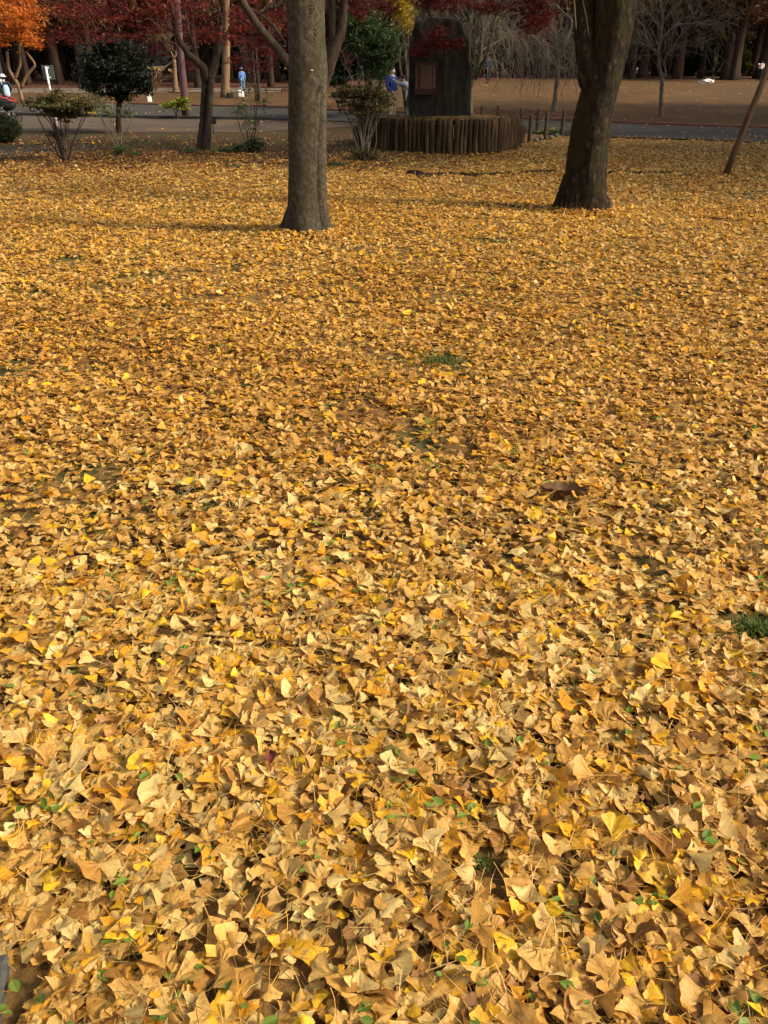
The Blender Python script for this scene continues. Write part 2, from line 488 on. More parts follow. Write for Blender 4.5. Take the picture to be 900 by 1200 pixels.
strip('planting_bed', [(x, 15.4 + 0.35 * math.sin(x * 1.3) + 0.15 * math.sin(x * 3.1), 0) for x in np.linspace(-24, 1.6, 60)], [p + np.array([0, 0.25, 0]) for p in extend(gp((0, 154), (60, 155), (150, 156), (300, 156), (400, 150), (440, 148)), 15, 1.0)], M_BED, 0.018, w=30, n=140)


def kerb(name, line, m, h=0.1, wd=0.14, dz=0.0):
    P = np.array(line)
    s = np.concatenate([[0], np.cumsum(np.linalg.norm(np.diff(P[:, :2], axis=0), axis=1))])
    t = np.arange(0, s[-1], 0.3)
    xy = np.stack([np.interp(t, s, P[:, 0]), np.interp(t, s, P[:, 1])], -1)
    n = len(xy)
    z = gz(xy[:, 0], xy[:, 1])
    V = []
    for k in range(n):
        x, y = xy[k]
        V += [(x, y, z[k] - 0.05), (x, y, z[k] + h), (x, y + wd, z[k] + h), (x, y + wd, z[k] - 0.05)]
    q = []
    for k in range(n - 1):
        a = k * 4
        for j in range(3): q.append((a + j, a + 4 + j, a + 5 + j, a + 1 + j))
    V = [(x_, y_ + (0.012 if i_ % 4 < 2 else -0.012), z_ - (0.02 if i_ % 4 in (1, 2) else 0)) for i_, (x_, y_, z_) in enumerate(V)]
    me = mesh_np(name, V, np.array(q), m)
    o = link(name, me)
    o['kind'] = 'structure'
    st = MB(); st.box((0, 0, h / 2 - 0.03), (0.885, wd, h + 0.06)); sm_ = st.mesh('kerb_stone', m, smooth=False)
    for k_, t_ in enumerate(np.arange(0.45, s[-1] - 0.5, 0.9)):
        x_, y_ = np.interp(t_, s, P[:, 0]), np.interp(t_, s, P[:, 1])
        if abs(x_) > 0.47 * y_ + 3: continue
        x2, y2 = np.interp(t_ + 0.2, s, P[:, 0]), np.interp(t_ + 0.2, s, P[:, 1])
        c_ = bpy.data.objects.new('kerb_stone', sm_); COL.objects.link(c_); c_.parent = o
        c_.location = (x_, y_ + wd / 2, float(gz(x_, y_)) + random.uniform(-0.006, 0.006))
        c_.rotation_euler = (0, 0, math.atan2(y2 - y_, x2 - x_) + random.uniform(-0.006, 0.006))
    return o


kerb('road_kerb', road_far, M_KERB, 0.10, 0.14)
kerb('pavement_kerb', extend(gp((0, 135), (150, 138.6), (300, 140.6), (345, 142)), 20, 0), M_KERBD, 0.1, 0.16)


# ------------------------------------------------------------------ ginkgo leaves
def ginkgo(rng, nang, nrad, stem=True):
    """one fan-shaped leaf about 1 unit from stalk to rim: V, tris, uv"""
    s = rng.uniform(0.75, 1.25)
    hol = rng.uniform(0.12, 0.55)
    notch = rng.choice([0, 0.16, 0.42], p=[0.35, 0.35, 0.3])
    wav = rng.uniform(0.02, 0.06)
    ph = rng.uniform(0, 6)
    ang = np.linspace(-s * rng.choice([1, 1, 0.55]), s * rng.choice([1, 1, 0.6]), nang)
    V = [(0, 0, 0)]
    uv = [(0.5, 0)]
    c1, c2, c4 = rng.normal(0, 0.27), rng.normal(0.06, 0.22), rng.normal(0, 0.22)
    c5 = rng.normal(0, 0.12)
    asym = rng.uniform(-0.1, 0.1)
    for k in range(1, nrad + 1):
        f = k / nrad
        f = f ** 0.8
        for a in ang:
            r = f * (1 + asym * a)
            if k == nrad:
                r *= 1 - notch * math.exp(-(a / 0.13) ** 2) + wav * math.sin(a * 9 + ph) + wav * 0.6 * math.sin(a * 19 + ph * 2) - 0.05 * (abs(a) / s) ** 6
            ae = a * (1 - hol * (1 - f))
            if k == nrad: r *= 1 + 0.07 * (abs(a) / s) ** 3
            x, y = math.sin(ae) * r, math.cos(ae) * r
            z = c1 * x * x + c2 * y * y + c4 * abs(x) + c5 * math.sin(3.2 * a + ph) * r
            z += rng.normal(0, 0.035) if nrad > 1 else 0.0
            V.append((x, y, z))
            uv.append((a / s * 0.5 + 0.5, f))
    T = []
    for j in range(nang - 1): T.append((0, 2 + j, 1 + j))
    for k in range(nrad - 1):
        a0, b0 = 1 + k * nang, 1 + (k + 1) * nang
        for j in range(nang - 1):
            T.append((a0 + j, a0 + j + 1, b0 + j + 1)); T.append((a0 + j, b0 + j + 1, b0 + j))
    V = [(x, y - 0.5, z) for x, y, z in V]
    if stem:
        n0 = len(V)
        b1, b2, zz = rng.uniform(-0.4, 0.4), rng.uniform(-0.6, 0.6), rng.uniform(-0.1, 0.35)
        L = rng.uniform(0.7, 1.3)
        for t in (0, 0.5, 1):
            x = b1 * t * L + b2 * t * t * L * 0.5
            y = -0.5 - t * L
            V += [(x - 0.017, y, zz * t), (x + 0.017, y, zz * t + 0.012)]
            uv += [(0.5, 0), (0.5, 0)]
        for t in (0, 1):
            a = n0 + t * 2
            T += [(a, a + 1, a + 3), (a, a + 3, a + 2)]
    return np.array(V), np.array(T), np.array(uv)


def rotmats(yaw, ax, tilt, roll):
    """yaw about z, then tilt about a horizontal axis at angle ax; roll flips the leaf over"""
    n = len(yaw)
    c, s = np.cos(yaw), np.sin(yaw)
    Z = np.zeros((n, 3, 3)); Z[:, 0, 0] = c; Z[:, 0, 1] = -s; Z[:, 1, 0] = s; Z[:, 1, 1] = c; Z[:, 2, 2] = 1
    c, s = np.cos(roll), np.sin(roll)
    R = np.zeros((n, 3, 3)); R[:, 0, 0] = c; R[:, 0, 2] = s; R[:, 1, 1] = 1; R[:, 2, 0] = -s; R[:, 2, 2] = c
    u = np.stack([np.cos(ax), np.sin(ax), 0 * ax], -1)
    K = np.zeros((n, 3, 3)); K[:, 0, 2] = u[:, 1]; K[:, 1, 2] = -u[:, 0]; K[:, 2, 0] = -u[:, 1]; K[:, 2, 1] = u[:, 0]
    A = np.eye(3)[None] + np.sin(tilt)[:, None, None] * K + (1 - np.cos(tilt))[:, None, None] * (K @ K)
    return A @ Z @ R


def pile(x, y):
    """gentle unevenness of the carpet in metres"""
    return 0.012 * (np.sin(x * 9.1 + 2 * np.sin(y * 3.7)) * np.sin(y * 8.3 + 1.7 * np.sin(x * 4.1)) + 0.6 * np.sin(x * 21 + y * 13) * np.sin(y * 19 - x * 7)) + 0.012


def patchy(x, y):
    """0..1: where the carpet is thin"""
    v = np.sin(x * 2.3 + 1.9 * np.sin(y * 1.3 + 0.5)) * np.sin(y * 2.9 + 1.3 * np.sin(x * 1.7)) + 0.6 * np.sin(x * 6.1 + 1.1 + np.sin(y * 5)) * np.sin(y * 5.3 + 2 * np.sin(x * 2.9))
    return v


def tints(n, yy, xx=None):
    r = RNG.random(n)
    t = np.where(r < 0.60, RNG.normal(0.48, 0.13, n),
        np.where(r < 0.78, RNG.normal(0.72, 0.05, n),
        np.where(r < 0.87, RNG.uniform(0.08, 0.32, n),
        np.where(r < 0.94, RNG.uniform(0.86, 0.93, n), RNG.uniform(0.94, 1.0, n) * 1.0))))
    # sunlit gold of the further leaves, put into their tint
    g = (RNG.random(n) < 0.22 * sst(2.5, 9, yy))
    t = np.where(g, RNG.uniform(0.8, 0.9, n), t)
    t = t - 0.34 * sst(10, 17, yy) * RNG.random(n)  # canopy shade over the far carpet, put in as browner tints
    t = np.where((t > 0.3) & (t < 0.7), t + 0.13 * sst(4.5, 1.5, yy), t)
    t = np.where(RNG.random(n) < 0.05 * sst(4.0, 2.0, yy), RNG.uniform(0.92, 1.0, n), t)
    if xx is not None:       # older, browner drifts here and there
        dr = np.sin(xx * 1.3 + 1.5 * np.sin(yy * 0.9 + 2)) * np.sin(yy * 1.1 + 1.2 * np.sin(xx * 0.8))
        t = np.where(t < 0.8, t - 0.16 * np.maximum(0, dr) - 0.07 * sst(2.6, 4.2, yy) * sst(8, 5.5, yy), t)
    return np.clip(t, 0, 1)


def bare(px, py, rx, ry):
    """round world patch kept thin of leaves around a pixel"""
    p = G(px, py)
    return (p[0], p[1], rx, ry)


BARE = [bare(518, 425, 0.12, 0.16), bare(884, 741, 0.13, 0.10), bare(565, 1014, 0.05, 0.05), bare(8, 1182, 0.060, 0.13), bare(245, 600, 0.05, 0.05), bare(657, 588, 0.06, 0.05)]
TRUNKS = [(G(360, 273), 0.25), (G(684, 249), 0.28)]


def scatter(y0, y1, dens, keep_patch=0.0):
    ymid = (y0 + y1) / 2
    half = 0.42 * y1 + 1.1
    n = int(dens * (y1 - y0) * half * 2)
    x, y = RNG.uniform(-half, half, n), RNG.uniform(y0, y1, n)
    k = np.abs(x) < 0.43 * y + 1.1
    pt = patchy(x, y)
    k &= RNG.random(n) < np.clip(1.12 - 0.80 * sst(0.50, 1.1, pt), 0, 1)
    for bx, by, rx, ry in BARE:
        k &= ((x - bx) / rx) ** 2 + ((y - by) / ry) ** 2 > RNG.uniform(0.5, 1.3, n)
    # carpet thins out towards the planting beds and the road
    lim = 19.5 + 0.28 * x * (x > 0) + 0.5 * np.sin(x * 1.1)
    dl = sst(19.8, 14.6, y + 0.5 * np.sin(x * 2.1)) * 0.97 + 0.02
    dr_ = sst(21.5, 14.5, y) * 0.85 + 0.12
    w_ = sst(-1.0, 2.5, x)
    dn = dl * (1 - w_) + dr_ * w_
    k &= RNG.random(n) < np.where(y > 12, dn, 1)
    k &= y < 22.8
    for c, r in TRUNKS: k &= (x - c[0]) ** 2 + (y - c[1]) ** 2 > r * r
    return x[k], y[k]


def leaf_field(y0, y1, dens, nang, nrad, stem, nvar, size, tilt_sd, hgt, small=0.35):
    x, y = scatter(y0, y1, dens)
    n = len(x)
    var = RNG.integers(0, nvar, n)
    lay = RNG.random(n)
    z = gz(x, y) + pile(x, y) + lay * hgt
    yaw, ax = RNG.uniform(0, 2 * math.pi, n), RNG.uniform(0, 2 * math.pi, n)
    tilt = np.abs(RNG.normal(0, tilt_sd, n)) * (0.5 + 0.8 * lay)
    tilt = np.minimum(tilt, 1.35)
    roll = np.where(RNG.random(n) < 0.45, math.pi, 0.0)
    R = rotmats(yaw, ax, tilt, roll)
    sc = RNG.normal(size, size * 0.24, n).clip(size * 0.45, size * 1.6)
    sc = np.where((RNG.random(n) < small) & (lay < 0.75), sc * 0.68, sc)
    tn = tints(n, y, x)
    shapes = [ginkgo(RNG, nang, nrad, stem) for _ in range(nvar)]
    return dict(x=x, y=y, z=z + sc * 0.25 * np.sin(tilt), R=R, sc=sc, var=var, tn=tn, lay=lay, shapes=shapes)


def realise(L, idx, name, mat):
    Vs, Ts, U, TT, off = [], [], [], [], 0
    for v, (V, T, uv) in enumerate(L['shapes']):
        m = idx[L['var'][idx] == v]
        if not len(m): continue
        P = np.einsum('nij,kj->nki', L['R'][m], V) * L['sc'][m][:, None, None]
        P += np.stack([L['x'][m], L['y'][m], L['z'][m]], -1)[:, None]
        Vs.append(P.reshape(-1, 3))
        Ts.append((T[None] + (np.arange(len(m)) * len(V))[:, None, None] + off).reshape(-1, 3))
        off += len(m) * len(V)
        U.append(np.tile(uv, (len(m), 1)))
        TT.append(np.repeat(L['tn'][m], len(V)))
    return mesh_np(name, np.concatenate(Vs), np.concatenate(Ts), mat, tint=np.concatenate(TT), uv=np.concatenate(U), smooth=True)


near = leaf_field(0.55, 2.4, 3100, 11, 3, True, 56, 0.0385, 0.17, 0.022)
near2 = leaf_field(2.4, 6.2, 2150, 7, 2, False, 36, 0.036, 0.235, 0.020)
# the 300 that show largest lie on top and nearest: single leaf objects, children of the ground
px_y = near['y']
vis = (np.abs(near['x']) < 0.47 * (near['y'] * CP + CAM_H * SP) * 1.0) & (near['y'] > 0.90) & (near['lay'] > 0.62)
score = np.where(vis, near['sc'] / np.hypot(near['y'], CAM_H), 0)
top = np.argsort(-score)[:300]
rest = np.setdiff1d(np.arange(len(near['x'])), top)
carpet = link('fallen_leaves', realise(near, rest, 'fallen_leaves', M_GINKGO))
mid = leaf_field(6.2, 11.5, 1300, 5, 1, False, 18, 0.034, 0.26, 0.017)
far_ = leaf_field(11.5, 22.8, 950, 4, 1, False, 12, 0.034, 0.32, 0.018)
o = link('fallen_leaves', realise(near2, np.arange(len(near2['x'])), 'fallen_leaves', M_GINKGO))
tag(o, 'sharp near middle band of the ginkgo leaf carpet round the curled brown leaf', 'leaf litter', kind='stuff')
o = carpet
tag(o, 'carpet of tan and golden fallen ginkgo leaves close to the camera', 'leaf litter', kind='stuff')
o = link('fallen_leaves', realise(mid, np.arange(len(mid['x'])), 'fallen_leaves', M_GINKGO))
tag(o, 'sunlit middle stretch of the golden ginkgo leaf carpet in front of the two big trunks', 'leaf litter', kind='stuff')
o = link('fallen_leaves', realise(far_, np.arange(len(far_['x'])), 'fallen_leaves', M_GINKGO))
tag(o, 'far stretch of the ginkgo leaf carpet around the trunks up to the log planter', 'leaf litter', kind='stuff')
# the carpet goes on to both sides of the picture
x = RNG.uniform(-10, 10, 150000); y = RNG.uniform(-2.5, 12, 150000)
k = (np.abs(x) > 0.43 * np.maximum(y, 0) + 1.1) & (np.abs(x) < 0.43 * np.maximum(y, 0) + 4.2)
k |= (y < 0.55) & (np.abs(x) <= 1.2)
for c_, r_ in TRUNKS: k &= (x - c_[0]) ** 2 + (y - c_[1]) ** 2 > r_ * r_
x, y = x[k], y[k]
n = len(x)
sh = dict(x=x, y=y, z=gz(x, y) + pile(x, y) + 0.02 * RNG.random(n), R=rotmats(RNG.uniform(0, 6.28, n), RNG.uniform(0, 6.28, n), np.abs(RNG.normal(0, 0.25, n)), np.zeros(n)),
          sc=RNG.normal(0.038, 0.007, n).clip(0.02, 0.055), var=RNG.integers(0, 18, n), tn=tints(n, y, x), shapes=mid['shapes'])
o = link('fallen_leaves', realise(sh, np.arange(n), 'fallen_leaves', M_GINKGO))
tag(o, 'ginkgo leaf carpet carrying on past both sides of the view', 'leaf litter', kind='stuff')
pool = []
for v, (V, T, uv) in enumerate(near['shapes']):
    for q in range(3):
        idx = [i for i in top if near['var'][i] == v]
        tv = float(near['tn'][idx[q % len(idx)]]) if idx else 0.5
        pool.append(mesh_np('ginkgo_leaf', V, T, M_GINKGO, tint=np.full(len(V), tv), uv=uv, smooth=True))
from mathutils import Matrix
for i in top:
    o = bpy.data.objects.new('ginkgo_leaf', pool[int(near['var'][i]) * 3 + random.randrange(3)])
    COL.objects.link(o)
    o.parent = ground
    M = Matrix([list(map(float, r)) for r in near['R'][i]]).to_4x4()
    M.translation = (float(near['x'][i]), float(near['y'][i]), float(near['z'][i]) + 0.004)
    o.matrix_local = M @ Matrix.Scale(float(near['sc'][i]), 4)


def blades(name, P, H, wd, m, lean=0.5, tint=None, lie=False):
    """thin bent blades: P (n,3), heights H; lie=True lays them on the ground"""
    n = len(P)
    a = RNG.uniform(0, 2 * math.pi, n)
    d = np.stack([np.cos(a), np.sin(a), 0 * a], -1)
    sd_ = np.stack([-np.sin(a), np.cos(a), 0 * a], -1)
    V = np.zeros((n, 5, 3))
    up = np.array([0, 0, 1.0])
    ln = RNG.uniform(0.2, 1.0, n)[:, None] * lean
    Hc = np.asarray(H)[:, None]
    if lie:
        sw = RNG.normal(0, 0.25, n)[:, None]
        p1 = P + d * Hc * 0.5 + sd_ * Hc * sw * 0.5 + up * RNG.uniform(0.0, 0.012, n)[:, None]
        p2 = P + d * Hc + sd_ * Hc * sw * 1.4 + up * RNG.uniform(-0.004, 0.02, n)[:, None]
        w = sd_ * wd + up * wd * 0.5
    else:
        p1 = P + up * Hc * 0.55 + d * Hc * ln * 0.3
        p2 = P + up * Hc * (1 - 0.4 * ln) + d * Hc * ln
        w = sd_ * wd
    V[:, 0] = P - w; V[:, 1] = P + w; V[:, 2] = p1 - w * 0.8; V[:, 3] = p1 + w * 0.8; V[:, 4] = p2
    T = np.array([(0, 1, 3), (0, 3, 2), (2, 3, 4)])
    F = (T[None] + (np.arange(n) * 5)[:, None, None]).reshape(-1, 3)
    tn = RNG.random(n) if tint is None else tint
    return mesh_np(name, V.reshape(-1, 3), F, m, tint=np.repeat(tn, 5))


# loose stalks and straws over the near carpet
x, y = scatter(0.6, 6.0, 520)
P = np.stack([x, y, gz(x, y) + pile(x, y) + RNG.uniform(0.012, 0.036, len(x))], -1)
o = link('dry_stalks', blades('dry_stalks', P, RNG.uniform(0.03, 0.10, len(x)), 0.0008, M_STRAW, lie=True))
tag(o, 'thin dry leaf stalks and straws lying over the fallen leaves', 'straw', kind='stuff')
# a few fallen twigs, each a thing of its own
for k, (px, py, L, a_, lab) in enumerate(((218, 588, .20, 1.35, 'thin dark twig standing out of the leaves left of centre'), (495, 1062, .16, 0.5, 'short thin twig low in the photo near the middle'), (330, 985, .22, 2.3, 'thin twig lying slantwise over leaves, lower left of the middle'),
                                          (770, 565, .26, 1.2, 'pale thin twig on the right, above the grass clump at the edge'), (455, 465, .30, 0.2, 'dark twig lying crosswise below the broad grass tuft'), (640, 760, .22, 2.8, 'brown twig right of the middle, among large leaves'))):
    c_ = G(px, py)
    b = MB()
    d_ = np.array([math.cos(a_), math.sin(a_), 0.06])
    Q = [c_ + np.array([0, 0, 0.034]) + d_ * L * t + np.array([0.012 * math.sin(t * 7 + k), 0.012 * math.cos(t * 9 + k), 0.008 * math.sin(t * 5)]) for t in np.linspace(-0.5, 0.5, 9)]
    b.tube(Q, np.linspace(0.0022, 0.0010, 9), 6)
    b.tube([Q[4], Q[4] + np.array([-d_[1], d_[0], 0.3]) * L * 0.16, Q[4] + np.array([-d_[1], d_[0], 0.2]) * L * 0.26 + d_ * L * 0.1], [0.0014, 0.0011, 0.0007], 5)
    o = b.build('twig', M_TWIGD if k % 2 else M_TWIG)
    tag(o, lab, 'twig')
# thin grass pushing through where the carpet is patchy
x, y = scatter(0.7, 17.0, 620)
k = (patchy(x, y) > 0.60) | (RNG.random(len(x)) < 0.08)
x, y = x[k], y[k]
P = np.stack([x, y, gz(x, y) + 0.0 * x], -1)
o = link('ground_grass', blades('ground_grass', P, RNG.uniform(0.025, 0.075, len(x)), 0.0015, M_GRASS, lean=0.9))
tag(o, 'sparse green grass blades poking up between the fallen leaves', 'grass', kind='stuff')
# little oval weed leaves, in loose patches
cx, cy = RNG.uniform(-1.9, 1.9, 240), 0.8 + 7 * RNG.random(240) ** 1.3
cx = cx * (0.35 + cy * 0.25)
n = 240 * 5
wx = np.repeat(cx, 5) + RNG.normal(0, 0.035, n); wy = np.repeat(cy, 5) + RNG.normal(0, 0.035, n)
oval = np.array([(0, -1, 0), (0.55, -0.2, 0.12), (0.5, 0.5, 0.1), (0, 1, -0.1), (-0.5, 0.5, 0.1), (-0.55, -0.2, 0.12), (0, 0, -0.04)])
OT = np.array([(6, 0, 1), (6, 1, 2), (6, 2, 3), (6, 3, 4), (6, 4, 5), (6, 5, 0)])
R = rotmats(RNG.uniform(0, 6.28, n), RNG.uniform(0, 6.28, n), np.abs(RNG.normal(0, 0.35, n)), np.zeros(n))
sz = RNG.uniform(0.007, 0.019, n)
Vv = np.einsum('nij,kj->nki', R, oval) * sz[:, None, None] + np.stack([wx, wy, gz(wx, wy) + pile(wx, wy) + RNG.uniform(0.012, 0.034, n)], -1)[:, None]
o = link('weed_leaves', mesh_np('weed_leaves', Vv.reshape(-1, 3), (OT[None] + (np.arange(n) * 7)[:, None, None]).reshape(-1, 3), M_WEED, tint=np.repeat(RNG.uniform(0.4, 1, n), 7)))
tag(o, 'small green weed leaves showing through gaps in the near leaf carpet', 'weeds', kind='stuff')


def grass_tuft(px, py, rx, ry, n, h, label):
    c = G(px, py)
    a, r = RNG.uniform(0, 6.28, n), np.abs(RNG.normal(0, 0.55, n)) * (1 + 0.4 * np.sin(RNG.integers(0, 5, n) * 2.0))
    P = np.stack([c[0] + np.cos(a) * r * rx, c[1] + np.sin(a) * r * ry, 0 * a], -1)
    P[:, 2] = gz(P[:, 0], P[:, 1])
    root = empty('grass_tuft', c, label, 'grass tuft')
    o = link('blades', blades('blades', P, RNG.uniform(0.5, 1, n) * h, 0.0022, M_GRASS, lean=1.0, tint=RNG.uniform(0, 0.7, n)), root)
    o['kind'] = 'stuff'


grass_tuft(518, 427, 0.30, 0.24, 460, 0.085, 'broad dark green grass tuft in the middle of the leaf carpet')
grass_tuft(548, 440, 0.18, 0.16, 280, 0.07, 'thin green grass patch just below right of the broad dark green tuft')
grass_tuft(884, 741, 0.10, 0.06, 500, 0.06, 'dense round dark green grass clump at the right edge among the leaves')
grass_tuft(565, 1014, 0.035, 0.03, 60, 0.03, 'tiny green grass sprig among large leaves low in the photo')
grass_tuft(246, 602, 0.06, 0.06, 90, 0.045, 'small green grass sprig left of centre beside a bare twiggy gap')

# the big curled brown leaf, the dark red leaf and the paving corner
def broad_leaf(px, py, L, wd, yaw, curl, m, name, label, lift=0.03):
    c = G(px, py)
    root = empty(name, (c[0], c[1], c[2] + lift), label, 'leaf')
    n, k = 15, 9
    V = []
    for i in range(n):
        t = i / (n - 1)
        wv = wd * (max(0.0, math.sin(math.pi * t ** 0.8)) ** 1.25 + 0.02) * (1 + 0.10 * math.sin(t * 17))
        for j in range(k):
            s = (j / (k - 1) - 0.5) * 2
            x, y = (t - 0.5) * L, s * wv
            z = curl * wd * (s * s) * 1.1 + 0.045 * L * math.sin(t * 3.1) + 0.07 * wd * math.cos(s * 11 + t * 9) + 0.10 * wd * math.sin(t * 31 + s * 5)
            V.append((x * math.cos(yaw) - y * math.sin(yaw), x * math.sin(yaw) + y * math.cos(yaw), z))
    i, j = np.meshgrid(np.arange(n - 1), np.arange(k - 1), indexing='ij')
    q = np.stack([i * k + j, (i + 1) * k + j, (i + 1) * k + j + 1, i * k + j + 1], -1).reshape(-1, 4)
    me = mesh_np('leaf_blade', V, q, m, tint=np.full(len(V), 0.5), smooth=True)
    link('leaf_blade', me, root, world=False)
    b = MB()
    d = np.array([math.cos(yaw), math.sin(yaw), 0])
    b.tube([-d * L * 0.85 + np.array([0, 0, -0.005]), -d * L * 0.62 + np.array([0, 0, 0.006]), -d * L * 0.42 + np.array([0, 0, 0.008])], [0.0012, 0.0014, 0.001], 5)
    b.build('stalk', m, root, world=False)


M_BROWNLEAF = leafmat('curled_brown_leaf', [(0, (0.10, 0.04, 0.02)), (0.5, (0.13, 0.066, 0.030)), (1, (0.3, 0.16, 0.1))], trans=0.05)
M_REDLEAF = leafmat('dark_red_leaf', [(0, (0.08, 0.015, 0.01)), (0.5, (0.13, 0.03, 0.022)), (1, (0.2, 0.05, 0.03))], trans=0.05)
broad_leaf(660, 585, 0.20, 0.040, -0.22, 0.8, M_BROWNLEAF, 'brown_leaf', 'large curled dry brown leaf right of centre, darker than the ginkgo leaves', 0.020)
broad_leaf(318, 902, 0.050, 0.014, 1.7, 0.4, M_REDLEAF, 'red_leaf', 'small dark red oval leaf lying on tan ginkgo leaves left of centre', 0.045)
c = G(4, 1185)
slab = MB()
slab.box((c[0] - 0.180, c[1] - 0.10, 0.012), (0.40, 0.32, 0.05), 0.25)
o = slab.build('paving_slab', surf('grey_concrete', [(0.3, (0.04, 0.038, 0.034)), (0.7, (0.085, 0.08, 0.07))], 60, rough=0.9, bump=0.4, dist=0.002), smooth=False)
bv = o.modifiers.new('bevel', 'BEVEL'); bv.width = 0.008; bv.segments = 2
tag(o, 'grey concrete slab corner showing from under the leaves, lower left', 'paving')


# ------------------------------------------------------------------ foliage clouds
def leaf_shape(kind):
    if kind == 'maple':
        V = [(0, 0, 0)]
        for a, r in ((-2.2, 0.6), (-1.45, 0.25), (-1.0, 0.9), (-0.5, 0.3), (0, 1.1), (0.5, 0.3), (1.0, 0.9), (1.45, 0.25), (2.2, 0.6)):
            V.append((math.sin(a) * r, math.cos(a) * r, 0.12 * r))
        T = [(0, k + 1, k) for k in (1, 3, 5, 7)] + [(0, k + 1, k) for k in (2, 4, 6, 8)]
        T = [(0, 2, 1), (0, 4, 3), (0, 6, 5), (0, 8, 7), (0, 9, 8), (0, 3, 2), (0, 5, 4), (0, 7, 6)]
        return np.array(V), np.array(T[:8])
    if kind == 'oval':
        return np.array([(0, -1, 0), (0.5, 0, 0.12), (0, 1, 0), (-0.5, 0, 0.12)]), np.array([(0, 1, 2), (0, 2, 3)])
    if kind == 'long':
        return np.array([(0, -1, 0), (0.22, 0, 0.1), (0, 1.1, -0.15), (-0.22, 0, 0.1)]), np.array([(0, 1, 2), (0, 2, 3)])
    if kind == 'needle':
        return np.array([(0, -1, 0), (0.35, -0.1, 0.1), (0.1, 1, -0.2), (-0.35, 0.1, 0.1)]), np.array([(0, 1, 2), (0, 2, 3)])


def cloud_pts(ells, n, sub=0.22, nsub=24, flat=0.5, shell=0.5):
    """points in clumps inside ellipsoids (centre, radii)"""
    w = np.array([e[1][0] * e[1][1] * e[1][2] for e in ells]) ** 0.75
    w /= w.sum()
    out = []
    for (c, r), f in zip(ells, w):
        k = max(12, int(n * f)); ns = nsub
        d = RNG.normal(size=(ns, 3)); d /= np.linalg.norm(d, axis=1)[:, None]
        rad = RNG.random(ns)[:, None] ** shell
        S = d * rad
        i = RNG.integers(0, ns, k)
        size = RNG.uniform(0.6, 1.4, ns)[i][:, None]
        P = S[i] + RNG.normal(size=(k, 3)) * sub * size * np.array([1, 1, flat])
        out.append(P * np.asarray(r) + np.asarray(c))
    return np.concatenate(out)


def foliage(name, P, size, m, kind='oval', parent=None, tilt=0.7, bias=0.0, world=True, mesh_only=False):
    n = len(P)
    V, T = leaf_shape(kind)
    R = rotmats(RNG.uniform(0, 6.28, n), RNG.uniform(0, 6.28, n), np.abs(RNG.normal(0, tilt, n)), np.zeros(n))
    sc = RNG.uniform(0.65, 1.3, n) * size
    X = np.einsum('nij,kj->nki', R, V) * sc[:, None, None] + P[:, None]
    # the tint wanders in clumps as well as leaf by leaf
    cl = 0.5 + 0.5 * np.sin(P[:, 0] * 3.1 + 2 * np.sin(P[:, 2] * 2.3)) * np.sin(P[:, 2] * 4.1 + P[:, 1] * 1.7)
    tn = np.clip(0.45 * cl + 0.65 * RNG.random(n) - 0.05 + bias, 0, 1)
    me = mesh_np(name, X.reshape(-1, 3), (T[None] + (np.arange(n) * len(V))[:, None, None]).reshape(-1, 3), m, tint=np.repeat(tn, len(V)))
    if mesh_only: return me
    o = link(name, me, parent, world)
    o['kind'] = 'stuff'
    return o


def ell(cx, cy, rx, ry, Y, rd=None):
    c = at(cx, cy, Y)
    a = abs(at(cx + rx, cy, Y)[0] - c[0])
    h = abs(at(cx, cy - ry, Y)[2] - at(cx, cy + ry, Y)[2]) / 2
    return (c, (a, rd if rd else a * 0.8, h))


def polyl(pp):
    """[(px,py,Y,width_px)] -> points and radii"""
    P = [at(x, y, Y) for x, y, Y, w in pp]
    r = [w / 2 / pxm(Y) * 0.93 for x, y, Y, w in pp]
    return np.array(P), np.array(r)


def smooth_path(P, r, n):
    P, r = np.asarray(P, float), np.asarray(r, float)
    s = np.concatenate([[0], np.cumsum(np.linalg.norm(np.diff(P, axis=0), axis=1))])
    t = np.linspace(0, s[-1], n)
    Q = np.stack([np.interp(t, s, P[:, k]) for k in range(3)], -1)
    R = np.interp(t, s, r)
    for _ in range(max(1, n // 14)):
        Q[1:-1] = (Q[:-2] + Q[1:-1] * 2 + Q[2:]) / 4
        R[1:-1] = (R[:-2] + R[1:-1] * 2 + R[2:]) / 4
    return Q, R


def limb(parent, pp, m, n=14, sides=8, name='limb', wob=0.0, world_pts=None, disp=None):
    P, r = polyl(pp) if world_pts is None else world_pts
    Q, R = smooth_path(P, r, n)
    if wob: Q[1:-1] += RNG.normal(0, wob, (n - 2, 3))
    b = MB()
    b.tube(Q, R, sides, disp=disp)
    return b.build(name, m, parent)


